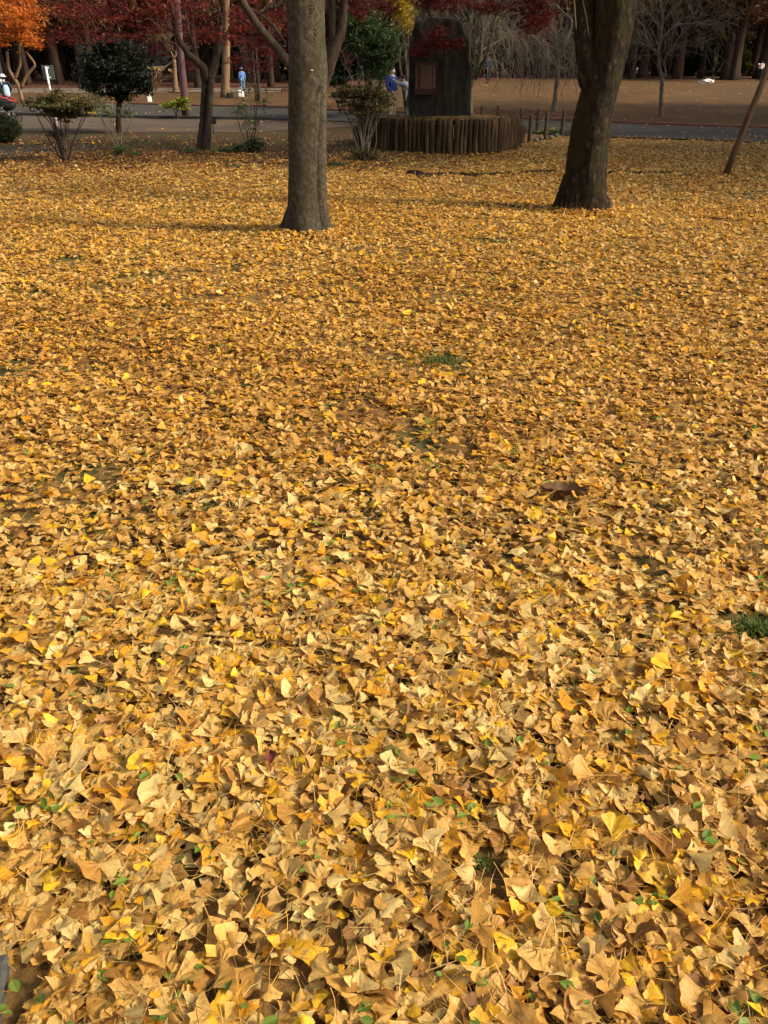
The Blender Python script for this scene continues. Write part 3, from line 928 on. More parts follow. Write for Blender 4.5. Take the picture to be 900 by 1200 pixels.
def twigs(parent, starts, m, n, L, r0, droop=0.0, up=0.3, spread=1.0, name='twigs', sides=3, segs=5, fork=2):
    """many fine twigs starting from points (p, dir) -> one stuff part"""
    b = MB()
    for _ in range(n):
        p, d = starts[random.randrange(len(starts))]
        p = np.array(p, float)
        d = np.array(d, float) + RNG.normal(0, 0.5 * spread, 3) + np.array([0, 0, up])
        d /= np.linalg.norm(d)
        ll = L * random.uniform(0.4, 1.2)
        for f in range(fork + 1):
            Q = [p.copy()]
            dd = d.copy()
            for k in range(segs):
                dd = dd + RNG.normal(0, 0.16, 3) + np.array([0, 0, -droop])
                dd /= np.linalg.norm(dd)
                Q.append(Q[-1] + dd * ll / segs)
            rr = np.linspace(r0, r0 * 0.3, segs + 1)
            b.tube(Q, rr, sides, caps=False)
            j = random.randrange(1, segs)
            p = Q[j]; d = dd + RNG.normal(0, 0.7, 3); ll *= 0.6; d /= np.linalg.norm(d)
    o = b.build(name, m, parent)
    o['kind'] = 'stuff'
    return o


def bark_disp(seed, flute, rough, flare=None, nfl=5, gsc=5.0):
    def f(P, th, R):
        n, s = R.shape
        out = np.empty_like(R)
        for i in range(n):
            z = P[i][2]
            for j in range(s):
                c, sn = math.cos(th[j]), math.sin(th[j])
                v = noise.noise(Vector((c * 1.3 + seed, sn * 1.3, z * 0.8)))
                v2 = noise.noise(Vector((c * 5 + seed, sn * 5, z * gsc)))
                v3 = noise.noise(Vector((c * 13 + seed, sn * 13, z * 22.0)))
                k = 1 + flute * v + rough * v2 + rough * 0.6 * v3 + flute * 0.5 * math.cos(nfl * th[j] + seed + 0.35 * z) * math.exp(-z * 0.5)
                if flare: k += flare * math.exp(-max(z, 0) / 0.14) * (0.55 + 0.45 * math.cos(nfl * th[j] + seed * 2))
                out[i, j] = R[i, j] * k
        return out
    return f


def grow(p, d, L, r, depth, segs, out, up=0.12, kink=0.18):
    """recursive bare limbs: out gets (points, radii, depth)"""
    Q, R = [np.array(p)], [r]
    d = np.array(d, float)
    for k in range(segs):
        d = d + RNG.normal(0, kink, 3) + np.array([0, 0, up])
        d /= np.linalg.norm(d)
        Q.append(Q[-1] + d * L / segs)
        R.append(r * (1 - 0.55 * (k + 1) / segs))
    out.append((Q, R, depth))
    if depth == 0: return
    for _ in range(3 if depth > 1 else 4):
        j = random.randrange(segs // 2, segs + 1)
        nd = d + RNG.normal(0, 0.55, 3)
        nd /= np.linalg.norm(nd)
        grow(Q[j], nd, L * random.uniform(0.55, 0.8), R[j] * 0.7, depth - 1, segs, out, up, kink)


def high_crown(root, tops, m, L=2.6, r=0.12, depth=3):
    """branches above the picture: big limbs as parts, the fine rest as one"""
    fine = MB()
    for p, d, rr in tops:
        out = []
        grow(p, d, L, rr, depth, 5, out)
        for Q, R, dp in out:
            if dp == depth:
                b = MB(); b.tube(Q, R, 10); b.build('limb', m, root)
            else:
                fine.tube(Q, R, 5 if dp > 0 else 3, caps=False)
    o = fine.build('branches', m, root)
    o['kind'] = 'stuff'


# ------------------------------------------------------------------ the two big trunks
def profile_trunk(root, prof, Y, m, seed, flute, rough, flare, extra_top, sides=72, rings=230, nfl=5, name='trunk'):
    P, R = [], []
    for py, l, r in prof:
        P.append(at((l + r) / 2, py, Y))
        R.append((r - l) / 2 / pxm(Y) * 0.98)
    P.append(P[-1] + np.array(extra_top)); R.append(R[-1] * 0.8)
    P[0] = P[0] + np.array([0, 0, -0.12])
    Q, RR = smooth_path(P, R, rings)
    b = MB()
    b.tube(Q, RR, sides, disp=bark_disp(seed, flute, rough, flare, nfl))
    b.build(name, m, root)
    return Q, RR


b1 = G(360, 273)
T1 = empty('tree', b1, 'thick upright grey-brown tree trunk left of centre, the nearest tree', 'tree')
Y1 = b1[1]
Q1, R1 = profile_trunk(T1, [(277, 333, 388), (262, 334, 385), (240, 335, 383), (200, 336, 382), (150, 336, 383), (100, 337, 384), (70, 337.5, 384), (45, 337, 380.5), (0, 334.5, 380), (-60, 334, 380)],
                       Y1, M_BARK1, 3.0, 0.05, 0.026, 0.42, (0.1, 0.1, 1.6), nfl=4)
high_crown(T1, [(Q1[-1], (0.3, 0.1, 1), 0.16), (Q1[-1], (-0.7, 0.2, 0.8), 0.13), (Q1[-1], (0.5, 0.6, 0.7), 0.12), (Q1[-1], (0.1, -0.7, 0.8), 0.11)], M_BARK1)
# the ridge that runs down the right flank of the trunk
P_, r_ = [], []
for py, x, w, dy in ((275, 381, 19, -.07), (240, 375, 18, -.075), (200, 374, 18, -.075), (150, 374, 18, -.07), (100, 374, 17, -.06), (60, 372, 13, -.07), (20, 368, 11, -.02)):
    P_.append(at(x, py, Y1 + dy)); r_.append(w / 2 / pxm(Y1))
Q, R = smooth_path(P_, r_, 90)
b = MB(); b.tube(Q, R, 22, disp=bark_disp(9.0, 0.06, 0.03, 0.2, 3)); b.build('root_ridge', M_BARK1, T1)
for pp in (((326, 272, -.02, 9), (335, 264, 0, 15), (343, 240, 0.02, 12), (346, 215, 0.05, 6)), ((352, 280, -.24, 8), (352, 268, -.16, 14), (354, 240, -.10, 14), (355, 220, -.02, 8)), ((392, 277, -.05, 9), (385, 268, -.02, 13), (376, 240, 0.02, 12))):
    limb(T1, [(x, y, Y1 + dy, w) for x, y, dy, w in pp], M_BARK1, 30, 18, 'root', disp=bark_disp(pp[0][0], 0.1, 0.05))
M_SCAR = surf('healed_bark_scar', [(0.3, (0.04, 0.03, 0.018)), (0.7, (0.17, 0.14, 0.10))], 40, rough=1, bump=0.9)
M_CUT = surf('fresh_pale_cut', [(0.3, (0.45, 0.27, 0.13)), (0.7, (0.6, 0.40, 0.22))], 18, rough=1, bump=0.3)
def on_trunk(px, py, root, w, h, m, name, Y, R_, lum=True):
    c = at(px, py, Y)
    xc = np.interp(c[2], Q1[:, 2], Q1[:, 0]); rr = np.interp(c[2], Q1[:, 2], R1)
    dx = c[0] - xc
    yy = Y - math.sqrt(max(rr * rr - dx * dx, 0.0001)) * 0.99
    p = at(px, py, yy)
    b = MB()
    th = np.linspace(0, 2 * math.pi, 15)[:-1]
    ring = np.array([(p[0] + math.cos(t) * w, p[1] - 0.004 + 0.3 * abs(math.cos(t)) * w, p[2] + math.sin(t) * h) for t in th] + [(p[0] + math.cos(th[0]) * w, p[1] - 0.004 + 0.3 * w, p[2] + math.sin(th[0]) * h)])
    if lum: b.tube(ring, 0.006, 7, caps=False)
    b.ball(p + np.array([0, 0.012, 0]), (w * 0.85, 0.02, h * 0.85), 12, 8, disp=lambda V: V)
    b.build(name, m, root)
on_trunk(365, 10, T1, 0.030, 0.032, M_SCAR, 'branch_scar', Y1, R1)
on_trunk(369, 39, T1, 0.024, 0.042, M_SCAR, 'branch_scar', Y1, R1)
on_trunk(365, 82.5, T1, 0.026, 0.010, M_CUT, 'pruning_cut', Y1, R1, False)
on_trunk(358, 92, T1, 0.03, 0.02, M_BARK1, 'branch_scar', Y1, R1)
on_trunk(374, 104, T1, 0.016, 0.025, M_BARK1, 'branch_scar', Y1, R1)

b2 = G(684, 249)
T2 = empty('tree', b2, 'thick dark mossy tree trunk leaning right, with a forked limb at its left', 'tree')
Y2 = b2[1]
Q2, R2 = profile_trunk(T2, [(253, 654, 714), (234, 657, 713), (200, 661, 712), (150, 668, 716), (120, 676, 721), (95, 685, 728), (70, 691, 733), (50, 694, 737), (0, 698, 744), (-60, 706, 752)],
                       Y2, M_BARK2, 11.0, 0.08, 0.05, 0.34, (0.35, 0.1, 1.8), nfl=4)
limb(T2, [(702, 130, Y2 + 0.04, 26), (695, 95, Y2 - 0.01, 27), (687, 66, Y2, 25), (684, 35, Y2 + 0.05, 25), (685, 0, Y2 + 0.1, 27), (683, -60, Y2 + 0.2, 22), (660, -150, Y2 + 0.3, 16)], M_BARK2, 110, 40, 'limb', disp=bark_disp(21, 0.10, 0.05))
limb(T2, [(702, 160, Y2 + 0.02, 18), (712, 110, Y2 - 0.03, 22), (723, 70, Y2 - 0.05, 22), (731, 35, Y2 - 0.06, 22), (736, 0, Y2 - 0.06, 21), (741, -60, Y2 - 0.06, 19)], M_BARK2, 110, 36, 'limb', disp=bark_disp(31, 0.09, 0.045))
limb(T2, [(675, 34, Y2 - 0.16, 1.6), (674, 22, Y2 - 0.2, 2.2), (673, 5, Y2 - 0.22, 2.0), (670, -30, Y2 - 0.25, 1.4)], M_TWIGG, 14, 8, 'dead_branch')
limb(T2, [(690, 42, Y2 - 0.2, 0.8), (687, 20, Y2 - 0.25, 1.0), (680, -10, Y2 - 0.3, 0.9)], M_TWIGG, 10, 5, 'dead_branch')
for pp in ([(636, 254, Y2 - 0.02, 6), (650, 249, Y2, 14), (660, 236, Y2 + 0.03, 22), (668, 205, Y2 + 0.06, 16)], [(676, 262, Y2 - 0.26, 8), (677, 252, Y2 - 0.18, 16), (680, 228, Y2 - 0.10, 16), (683, 200, Y2, 8)], [(724, 254, Y2, 6), (714, 248, Y2, 13), (704, 232, Y2 + 0.03, 18), (698, 205, Y2 + 0.05, 10)]):
    limb(T2, pp, M_BARK2, 34, 20, 'root', disp=bark_disp(pp[0][0], 0.14, 0.06))
limb(T2, [(690, 108, Y2 - 0.05, 12), (684, 97, Y2 - 0.06, 13), (681, 84, Y2 - 0.05, 10), (681, 74, Y2, 5)], M_BARK2, 30, 16, 'bark_stub', disp=bark_disp(5, 0.25, 0.12))
high_crown(T2, [(Q2[-1], (0.5, 0.1, 1), 0.16), (Q2[-1], (-0.3, 0.5, 0.9), 0.12), (at(660, -150, Y2 + 0.3), (-0.8, 0.1, 0.8), 0.1), (Q2[-1], (0.9, -0.5, 0.6), 0.12)], M_BARK2)
P_ = []
for _ in range(260):
    a = random.uniform(0, 6.28); r = random.uniform(0.27, 0.40)
    P_.append((b2[0] + math.cos(a) * r, b2[1] + math.sin(a) * r, 0.01))
o = link('base_grass', blades('base_grass', np.array(P_), RNG.uniform(0.04, 0.2, len(P_)), 0.002, M_STRAW, lean=0.6), T2); o['kind'] = 'stuff'

# leaves heaped at the trunk feet
for root, c, rr in ((T1, b1, 0.30), (T2, b2, 0.34)):
    n = 1100
    a = RNG.uniform(0, 6.28, n); r = rr + np.abs(RNG.normal(0, 0.10, n))
    P = np.stack([c[0] + np.cos(a) * r, c[1] + np.sin(a) * r, 0.02 + np.maximum(0, 0.06 - 0.30 * (r - rr)) * RNG.random(n)], -1)
    sh = dict(x=P[:, 0], y=P[:, 1], z=P[:, 2], R=rotmats(RNG.uniform(0, 6.28, n), RNG.uniform(0, 6.28, n), np.abs(RNG.normal(0, 0.6, n)), np.zeros(n)),
              sc=np.full(n, 0.038), var=RNG.integers(0, 18, n), tn=tints(n, P[:, 1]), shapes=near2['shapes'])
    o = link('fallen_leaves', realise(sh, np.arange(n), 'fallen_leaves', M_GINKGO))
    tag(o, 'golden leaves heaped round the foot of the ' + ('nearest grey-brown trunk' if root is T1 else 'leaning mossy trunk'), 'leaf litter', kind='stuff')

# ------------------------------------------------------------------ maples
Bm = G(237, 177)
Ym = Bm[1]
MA = empty('maple_tree', Bm, 'small red maple with a twin stemmed trunk forking low, left of the nearest trunk', 'tree')
for pp, nm in (([(235, 179, Ym, 14), (238, 142, Ym, 9), (239, 112, Ym, 8), (241, 88, Ym, 9)], 'trunk'), ([(241, 179, Ym - 0.1, 12), (245, 142, Ym - 0.1, 8.5), (246, 110, Ym - 0.06, 8), (248, 86, Ym, 10)], 'trunk'),
               ([(244, 95, Ym, 12), (239, 79, Ym, 10), (219, 62, Ym - 0.2, 8), (208, 44, Ym - 0.3, 7), (204, 21, Ym - 0.4, 5), (193, -25, Ym - 0.5, 4)], 'limb'),
               ([(209, 42, Ym - 0.3, 4), (200, 35, Ym - 0.4, 3), (190, 27, Ym - 0.5, 2.5), (170, 0, Ym - 0.6, 2)], 'limb'),
               ([(232, 69, Ym, 4), (227, 52, Ym, 3.5), (221, 38, Ym, 3), (216, 10, Ym, 2.5)], 'limb'),
               ([(246, 93, Ym, 12), (252, 76, Ym, 10), (255, 58, Ym, 8), (258, 40, Ym, 6.5), (260, 24, Ym, 4.5), (255, 8, Ym, 3.5), (250, -20, Ym, 3)], 'limb'),
               ([(257, 60, Ym + 0.1, 7), (264, 44, Ym + 0.2, 5), (273, 27, Ym + 0.3, 4), (290, 0, Ym + 0.4, 3)], 'limb')):
    limb(MA, pp, M_BARKM, 26, 12, nm, 0.004)
E = [ell(cx, cy, rx, ry, Ym + dy, 1.0) for cx, cy, rx, ry, dy in (
    (75, 10, 34, 20, 0.9), (110, 12, 40, 20, 0.2), (150, 12, 40, 24, -0.6), (190, 18, 30, 20, -0.9), (185, 55, 22, 12, 0.6), (215, 20, 30, 22, 0.5), (240, 40, 22, 14, 0.8), (275, 25, 26, 16, 0.2),
    (300, 55, 26, 14, 1.0), (285, 70, 18, 9, 1.2), (320, 30, 22, 22, 0.6), (170, -20, 60, 18, 0), (100, 40, 30, 14, 1.1), (260, -20, 60, 20, 0), (70, 40, 16, 16, 1.4), (140, 42, 26, 8, -0.8), (305, 78, 24, 8, 1.2), (225, 76, 10, 7, 1.2), (225, 8, 40, 14, -0.9), (270, 42, 26, 12, -0.5), (180, 36, 26, 12, -0.6), (296, 30, 26, 16, -0.6), (318, 62, 18, 14, 0.4))]
foliage('crown', cloud_pts(E, 15500, 0.20, 26, 0.45), 0.042, M_RED, 'maple', MA, tilt=0.6)
st = [(e[0] + np.array([0, 0, -0.1]), (0, 0, 0.2)) for e in E]
twigs(MA, st, M_TWIGD, 60, 0.8, 0.006, 0.05)

Bn = G(364, 196)
Yn = Bn[1]
MBt = empty('maple_tree', Bn, 'dark stemmed red maple standing behind the nearest trunk, limbs showing on both sides of it', 'tree')
for pp, nm in (([(364, 198, Yn, 26), (366, 160, Yn, 22), (367, 120, Yn, 22), (370, 100, Yn, 24)], 'trunk'),
               ([(362, 118, Yn, 14), (348, 90, Yn, 13), (334, 68, Yn, 12), (305, 34, Yn - 0.2, 10), (285, 4, Yn - 0.3, 9), (262, -40, Yn - 0.4, 7)], 'limb'),
               ([(372, 112, Yn, 18), (384, 80, Yn, 17), (392, 55, Yn, 16), (401, 35, Yn, 11), (403, 0, Yn, 9.5), (404, -50, Yn, 8)], 'limb'),
               ([(391, 58, Yn, 11), (390, 35, Yn, 9), (389, 0, Yn, 9), (386, -50, Yn, 7)], 'limb'),
               ([(335, 52, Yn, 4), (322, 32, Yn, 3.5), (309, 20, Yn, 3), (290, 8, Yn, 2)], 'limb'),
               ([(299, 19, Yn - 0.2, 4), (311, 11, Yn - 0.2, 5), (324, 7, Yn - 0.2, 5), (338, -6, Yn - 0.2, 4)], 'limb'),
               ([(404, -40, Yn, 7), (430, -38, Yn + 0.6, 6), (480, -22, Yn + 1.8, 4), (520, -12, Yn + 2.8, 3), (600, -8, Yn + 2.6, 2.5)], 'limb')):
    limb(MBt, pp, M_BARKM, 30, 14, nm, 0.004)
E = [ell(*a) for a in ((290, 10, 22, 16, Yn + 0.3, 0.7), (325, 12, 18, 14, Yn + 0.5, 0.6), (392, 52, 12, 18, Yn + 0.9, 0.5), (420, 12, 20, 18, Yn + 0.8, 0.6), (452, 8, 20, 12, Yn + 1.4, 0.6), (520, 2, 50, 13, Yn + 2.2, 0.8),
     (500, -10, 40, 16, Yn + 2.0, 0.8), (575, 6, 28, 14, Yn + 2.4, 0.7), (626, 20, 20, 27, Yn + 2.2, 0.6), (612, 5, 18, 22, Yn + 2.6, 0.6), (640, 0, 18, 22, Yn + 2.2, 0.6), (600, -15, 60, 16, Yn + 2.4, 0.9), (400, -25, 60, 22, Yn, 1.0),
     (407, 72, 7, 10, Yn + 2.6, 0.3))]
foliage('crown', cloud_pts(E, 10500, 0.22, 22, 0.5), 0.042, M_RED, 'maple', MBt, tilt=0.6)
# the spray that hangs in front of the stone
limb(MBt, [(480, -22, Yn + 1.8, 4), (497, 5, Yn + 2.2, 2.5), (512, 30, Yn + 2.3, 2), (530, 46, Yn + 2.3, 1.2)], M_TWIGD, 14, 6, 'limb')
E2 = [ell(*a) for a in ((515, 40, 16, 11, Yn + 2.3, 0.3), (500, 54, 20, 11, Yn + 2.3, 0.3), (528, 52, 16, 8, Yn + 2.3, 0.3), (490, 62, 12, 7, Yn + 2.3, 0.25), (538, 48, 9, 4, Yn + 2.3, 0.2))]
foliage('hanging_spray', cloud_pts(E2, 2200, 0.26, 30, 0.6), 0.042, M_RED, 'maple', MBt, tilt=0.6)
E3 = [ell(*a) for a in ((622, 26, 15, 19, Yn + 2.2, 0.5), (641, 22, 12, 22, Yn + 2.1, 0.5), (617, 6, 16, 14, Yn + 2.3, 0.5), (575, 8, 24, 11, Yn + 2.3, 0.5), (515, 4, 34, 9, Yn + 2.2, 0.5), (425, 10, 12, 14, Yn + 1.2, 0.4))]
foliage('hanging_spray', cloud_pts(E3, 4200, 0.24, 30, 0.6), 0.042, M_RED, 'maple', MBt, tilt=0.6)
twigs(MBt, [(e[0], (0, 0, 0.3)) for e in E + E2], M_TWIGD, 50, 0.7, 0.005, 0.05)

# ------------------------------------------------------------------ log ring, stone, fence posts
ring_px = [(416, 166), (424, 171), (443, 175.5), (470, 178.5), (500, 180.5), (530, 181.5), (560, 181.5), (585, 179.5), (603, 175), (613, 169)]
RP = gp(*ring_px)
cen = np.mean(RP, axis=0) + np.array([0, 1.0, 0])
# closed on the far side by an arc
A_, B_ = RP[-1], RP[0]
back = []
for t in np.linspace(0, 1, 9)[1:-1]:
    back.append(A_ * (1 - t) + B_ * t + np.array([0, 0.9, 0]) * math.sin(math.pi * t))
loop = np.array(RP + back + [RP[0]])
s = np.concatenate([[0], np.cumsum(np.linalg.norm(np.diff(loop[:, :2], axis=0), axis=1))])
YF = RP[5][1]
def top_at(y):
    return 1 - 0.42 * float(sst(YF + 1.3, YF + 2.6, y))
PL = empty('log_planter', cen * np.array([1, 1, 0]), 'raised round bed walled with upright brown logs, dark stone standing in it', 'planter')
TOPZ = float(at(545, 139.5, RP[5][1])[2])
t, logs = 0.0, []
lv = []
for v in range(6):
    b = MB()
    H = TOPZ + 0.25
    n = 7
    zz = np.linspace(-0.2, TOPZ, n)
    w = np.array([(0.006 * math.sin(v * 2 + k * 1.3), 0.005 * math.cos(v + k * 1.7), z) for k, z in enumerate(zz)])
    rr = np.array([1.04, 1.02, 1.0, 0.98, 0.99, 0.98, 0.93])
    b.tube(w, rr * 0.048, 12, caps=True)
    lv.append(b.mesh('log', M_LOG))
i = 0
while t < s[-1] - 0.05:
    d = random.choice([0.82, 0.92, 1.0, 1.06, 1.14, 1.28])
    r = 0.048 * d
    t += r * 1.07
    p = np.array([np.interp(t, s, loop[:, k]) for k in range(2)])
    o = bpy.data.objects.new('log', lv[i % 6])
    COL.objects.link(o)
    o.parent = PL
    zt = random.uniform(0.955, 1.02) * top_at(p[1])
    o.location = (p[0] - PL.location.x, p[1] - PL.location.y, 0)
    o.rotation_euler = (random.uniform(-0.012, 0.012), random.uniform(-0.015, 0.015), random.uniform(0, 6.28))
    o.scale = (d, d, zt)
    t += r * 1.07
    i += 1
ins = [(loop[k, :2] - cen[:2]) * 0.97 + cen[:2] for k in range(len(loop) - 1)]
V = [(cen[0], cen[1], TOPZ + 0.06)]
for f, zz in ((0.35, TOPZ + 0.05), (0.7, TOPZ + 0.02), (1.0, TOPZ - 0.03)):
    for q in ins:
        yy_ = (q[1] - cen[1]) * f + cen[1]
        V.append(((q[0] - cen[0]) * f + cen[0], yy_, zz * top_at(yy_) + random.uniform(-0.01, 0.01)))
m_ = len(ins)
Tt = [(0, 1 + k, 1 + (k + 1) % m_) for k in range(m_)]
qq = [(1 + r * m_ + k, 1 + (r + 1) * m_ + k, 1 + (r + 1) * m_ + (k + 1) % m_, 1 + r * m_ + (k + 1) % m_) for r in range(2) for k in range(m_)]
link('soil', mesh_np('soil', V, [np.array(Tt), np.array(qq)], M_SOIL, smooth=True), PL)
n = 900
a = RNG.integers(0, m_, n); f = np.sqrt(RNG.uniform(0.5, 0.98, n)); u = RNG.random(n)
ia = np.array(ins)
q = ia[a] * (1 - u[:, None]) + ia[(a + 1) % m_] * u[:, None]
P = np.stack([(q[:, 0] - cen[0]) * f + cen[0], (q[:, 1] - cen[1]) * f + cen[1], np.full(n, TOPZ - 0.02)], -1)
o = link('bed_grass', blades('bed_grass', P, RNG.uniform(0.03, 0.13, n) * np.where(P[:, 0] < 0.9, 1.0, 0.3), 0.006, M_GRASS, lean=0.8, tint=RNG.uniform(0, 0.7, n)), PL)
o['kind'] = 'stuff'

P = np.stack([(q[:, 0] - cen[0]) * f + cen[0], (q[:, 1] - cen[1]) * f + cen[1], np.full(n, TOPZ + 0.0)], -1)[:420]
foliage('bed_leaves', P, 0.035, M_RED, 'maple', PL, tilt=0.4)

# the standing stone: an irregular slab, outline at its own distance and with real depth
YS = RP[5][1] + 0.95
out_px = [(480, 140), (478, 112), (478.5, 84), (477.5, 60), (479.5, 50), (483, 38), (486.5, 25.5), (496, 23), (504, 19), (514, 20.5), (530, 20.5), (540, 26.5), (543.5, 40), (548, 47), (549, 70), (552, 82), (552, 104), (550.5, 122), (552, 140)]
ST = empty('standing_stone', (at(515, 138, YS)[0], YS, TOPZ + 0.02), 'tall dark upright stone slab with a dark red plaque, in the log planter', 'monument')
OP = np.array([at(x, y, YS) for x, y in out_px])
OP[0, 2] = OP[-1, 2] = TOPZ - 0.05
lo = OP[0, 2]; cx = OP[:, 0].mean()
s_ = np.concatenate([[0], np.cumsum(np.linalg.norm(np.diff(OP, axis=0), axis=1))])
tt = np.linspace(0, s_[-1], 120)
O2 = np.stack([np.interp(tt, s_, OP[:, k]) for k in range(3)], -1)
cz = (O2[:, 2].max() + lo) / 2
V, q = [], []
lay = []
depths = [(-0.27 + 0.02 * k, k) for k in np.linspace(0, 0.93, 20)] + [(-0.245, 0.965), (-0.22, 0.99), (-0.12, 1.0), (0.10, 1.0), (0.24, 0.96), (0.28, 0.85), (0.30, 0.0)]
for dep, k in depths:
    for p in O2:
        x = cx + (p[0] - cx) * k
        z = (lo + (cz - lo) * 0.9) + (p[2] - (lo + (cz - lo) * 0.9)) * k if p[2] > lo + 0.02 else lo
        if p[2] <= lo + 0.02: z = lo
        f = Vector((x * 2.0, dep * 2, z * 0.9))
        nz = noise.noise(f) * 0.04 + abs(noise.noise(f * 2.6)) * 0.05 + noise.noise(f * 8) * 0.013
        V.append((x + nz * 0.5 * (1 if k > 0.7 else 0), YS + dep + nz * (1 if dep < 0 else -1), z + (nz * 0.4 if z > lo + 0.1 else 0)))
n9 = len(O2)
for r in range(len(depths) - 1):
    for j in range(n9 - 1): q.append((r * n9 + j, (r + 1) * n9 + j, (r + 1) * n9 + j + 1, r * n9 + j + 1))
link('slab', mesh_np('slab', V, np.array(q), M_STONE, smooth=False), ST)
# plaque with frame, inner field and columns of small carved marks
yf = YS - 0.36
def pbox(l, t_, r, b_, y, th, name, m, parent, par_px=None):
    A, B = at(l, t_, y), at(r, b_, y)
    bb = MB(); bb.box(((A[0] + B[0]) / 2, y, (A[2] + B[2]) / 2), (B[0] - A[0], th, A[2] - B[2]))
    o = bb.build(name, m, parent, smooth=False)
    return o
plq = pbox(486.5, 72, 511.5, 111, yf, 0.06, 'plaque', M_PLAQUE, ST)
pbox(492.5, 75.5, 506.5, 104, yf - 0.033, 0.012, 'text_field', M_PLAQUE2, plq)
b = MB()
def glyph_col(bm, x, y0, y1, step, w, y):
    """a column of tiny square characters, each a few strokes"""
    k = y0
    while k < y1:
        A, B = at(x - w / 2, k, y), at(x + w / 2, k + step * 0.75, y)
        wx_, hz = B[0] - A[0], A[2] - B[2]
        cxg, czg = (A[0] + B[0]) / 2, (A[2] + B[2]) / 2
        for _ in range(3):
            bm.box((cxg, y, czg + random.uniform(-0.4, 0.4) * hz), (wx_ * random.uniform(0.5, 1), 0.002, hz * 0.20))
        for _ in range(2):
            bm.box((cxg + random.uniform(-0.4, 0.4) * wx_, y - 0.0012, czg), (wx_ * 0.22, 0.002, hz * random.uniform(0.5, 1)))
        k += step
glyph_col(b, 508.7, 77, 101, 2.9, 1.9, yf - 0.033)
glyph_col(b, 487.9, 79, 104, 1.5, 0.9, yf - 0.033)
for xx in np.arange(493.4, 506.2, 1.15): glyph_col(b, xx, 76.5, 103, 1.15, 0.75, yf - 0.0415)
o = b.build('inscription', M_INK, plq, smooth=False); o['kind'] = 'stuff'

FG = 'rope fence posts beside the log planter'
def post(px, pyb, pyt, label, w=4.3):
    p = G(px, pyb)
    top_ = at(px, pyt, p[1])
    b = MB()
    h = top_[2] - p[2]
    r = w / 2 / pxm(p[1])
    b.tube([(0, 0, -0.15), (0, 0, h * 0.3), (0.004, 0, h * 0.7), (0.004, 0.003, h - 0.012), (0.004, 0.003, h)], [r, r, r * 0.98, r * 0.96, r * 0.82], 12)
    o = b.build('fence_post', M_POST, smooth=True)
    o.location = tuple(p)
    tag(o, label, 'fence post', FG)
    return np.array([p[0], p[1], top_[2]])
pa = post(620, 167, 135, 'nearest brown fence post standing right against the end of the log planter', 5.2)
pb = post(629, 155.5, 128, 'slim fence post behind the yellow flowers, second from the planter')
pc = post(638.5, 163.5, 131, 'dark fence post in front of the yellow flowers, third from the planter')
pd_ = post(658, 159.5, 129, 'fence post at the right end of the yellow flowers', 4.8)
pe = post(681, 153, 127, 'fence post half hidden behind the leaning mossy trunk')
pf = post(563.5, 152, 124, 'pale post sticking up behind the planter just right of the stone', 4)
pg = post(582, 153, 124, 'darker post sticking up behind the planter between two others', 4)
ph_ = post(609, 154, 127, 'short dark post behind the right end of the planter', 4.5)
rb = MB()
for A, B in ((pa, pc), (pc, pd_), (pd_, pe), (pf, pg), (pg, ph_), (ph_, pb)):
    Q = [A * (1 - t) + B * t + np.array([0, 0, -0.06 - 0.12 * math.sin(math.pi * t)]) for t in np.linspace(0, 1, 9)]
    rb2 = MB(); rb2.tube(Q, 0.008, 6)
    o = rb2.build('rope', M_TWIGD)
    nm = {id(pa): 'from the post against the planter', id(pc): 'across the yellow flowers', id(pd_): 'running behind the leaning mossy trunk', id(pf): 'right of the standing stone', id(pg): 'behind the planter rim', id(ph_): 'behind the right end of the planter'}[id(A)]
    tag(o, 'thin sagging rope between two wooden posts, ' + nm, 'rope', 'ropes between the posts')
# flower bed edging stones and yellow flowers
fc = G(648, 157)
FB = empty('flower_clump', fc, 'low clump of yellow flowers between the fence posts', 'flowers')
P = cloud_pts([ell(634, 156, 8, 4, fc[1] + 0.2, 0.3), (ell(652, 155, 14, 4, fc[1], 0.3)), ell(666, 158, 12, 3, fc[1], 0.3)], 900, 0.3, 14, 0.6)
P[:, 2] = np.maximum(P[:, 2], 0.02)
foliage('leaves', P, 0.035, M_GREEN, 'oval', FB)
P = cloud_pts([ell(634, 154, 6, 3, fc[1] + 0.1, 0.25), (ell(649, 153, 10, 3.5, fc[1] - 0.05, 0.25))], 130, 0.35, 14, 0.6)
foliage('petals', P + np.array([0, 0, 0.03]), 0.030, M_YFLOW, 'maple', FB, tilt=0.5)
M_ROCK = surf('edging_stone', [(0.3, (0.10, 0.09, 0.075)), (0.7, (0.20, 0.18, 0.15))], 8, rough=1, bump=0.6)
for k, (x, y, w) in enumerate(((628, 166, 5), (634, 164, 5), (645, 163, 5), (652, 161, 4.5))):
    p = G(x, y)
    b = MB(); b.ball((0, 0, 0), (w / 2 / pxm(p[1]) * 1.2, 0.06, 0.055), 12, 8, disp=lambda V: V * (1 + 0.12 * np.sin(V[..., :1] * 5 + k) * np.cos(V[..., 1:2] * 4)))
    o = b.build('edging_stone', M_ROCK); o.location = (p[0], p[1], p[2] + 0.04)
    tag(o, ['rough grey stone at the foot of the nearest fence post', 'rough grey stone between the nearest and the dark fence post', 'rough grey stone right of the dark fence post', 'rightmost rough grey edging stone below the yellow flowers'][k], 'stone', 'flower bed edging stones')

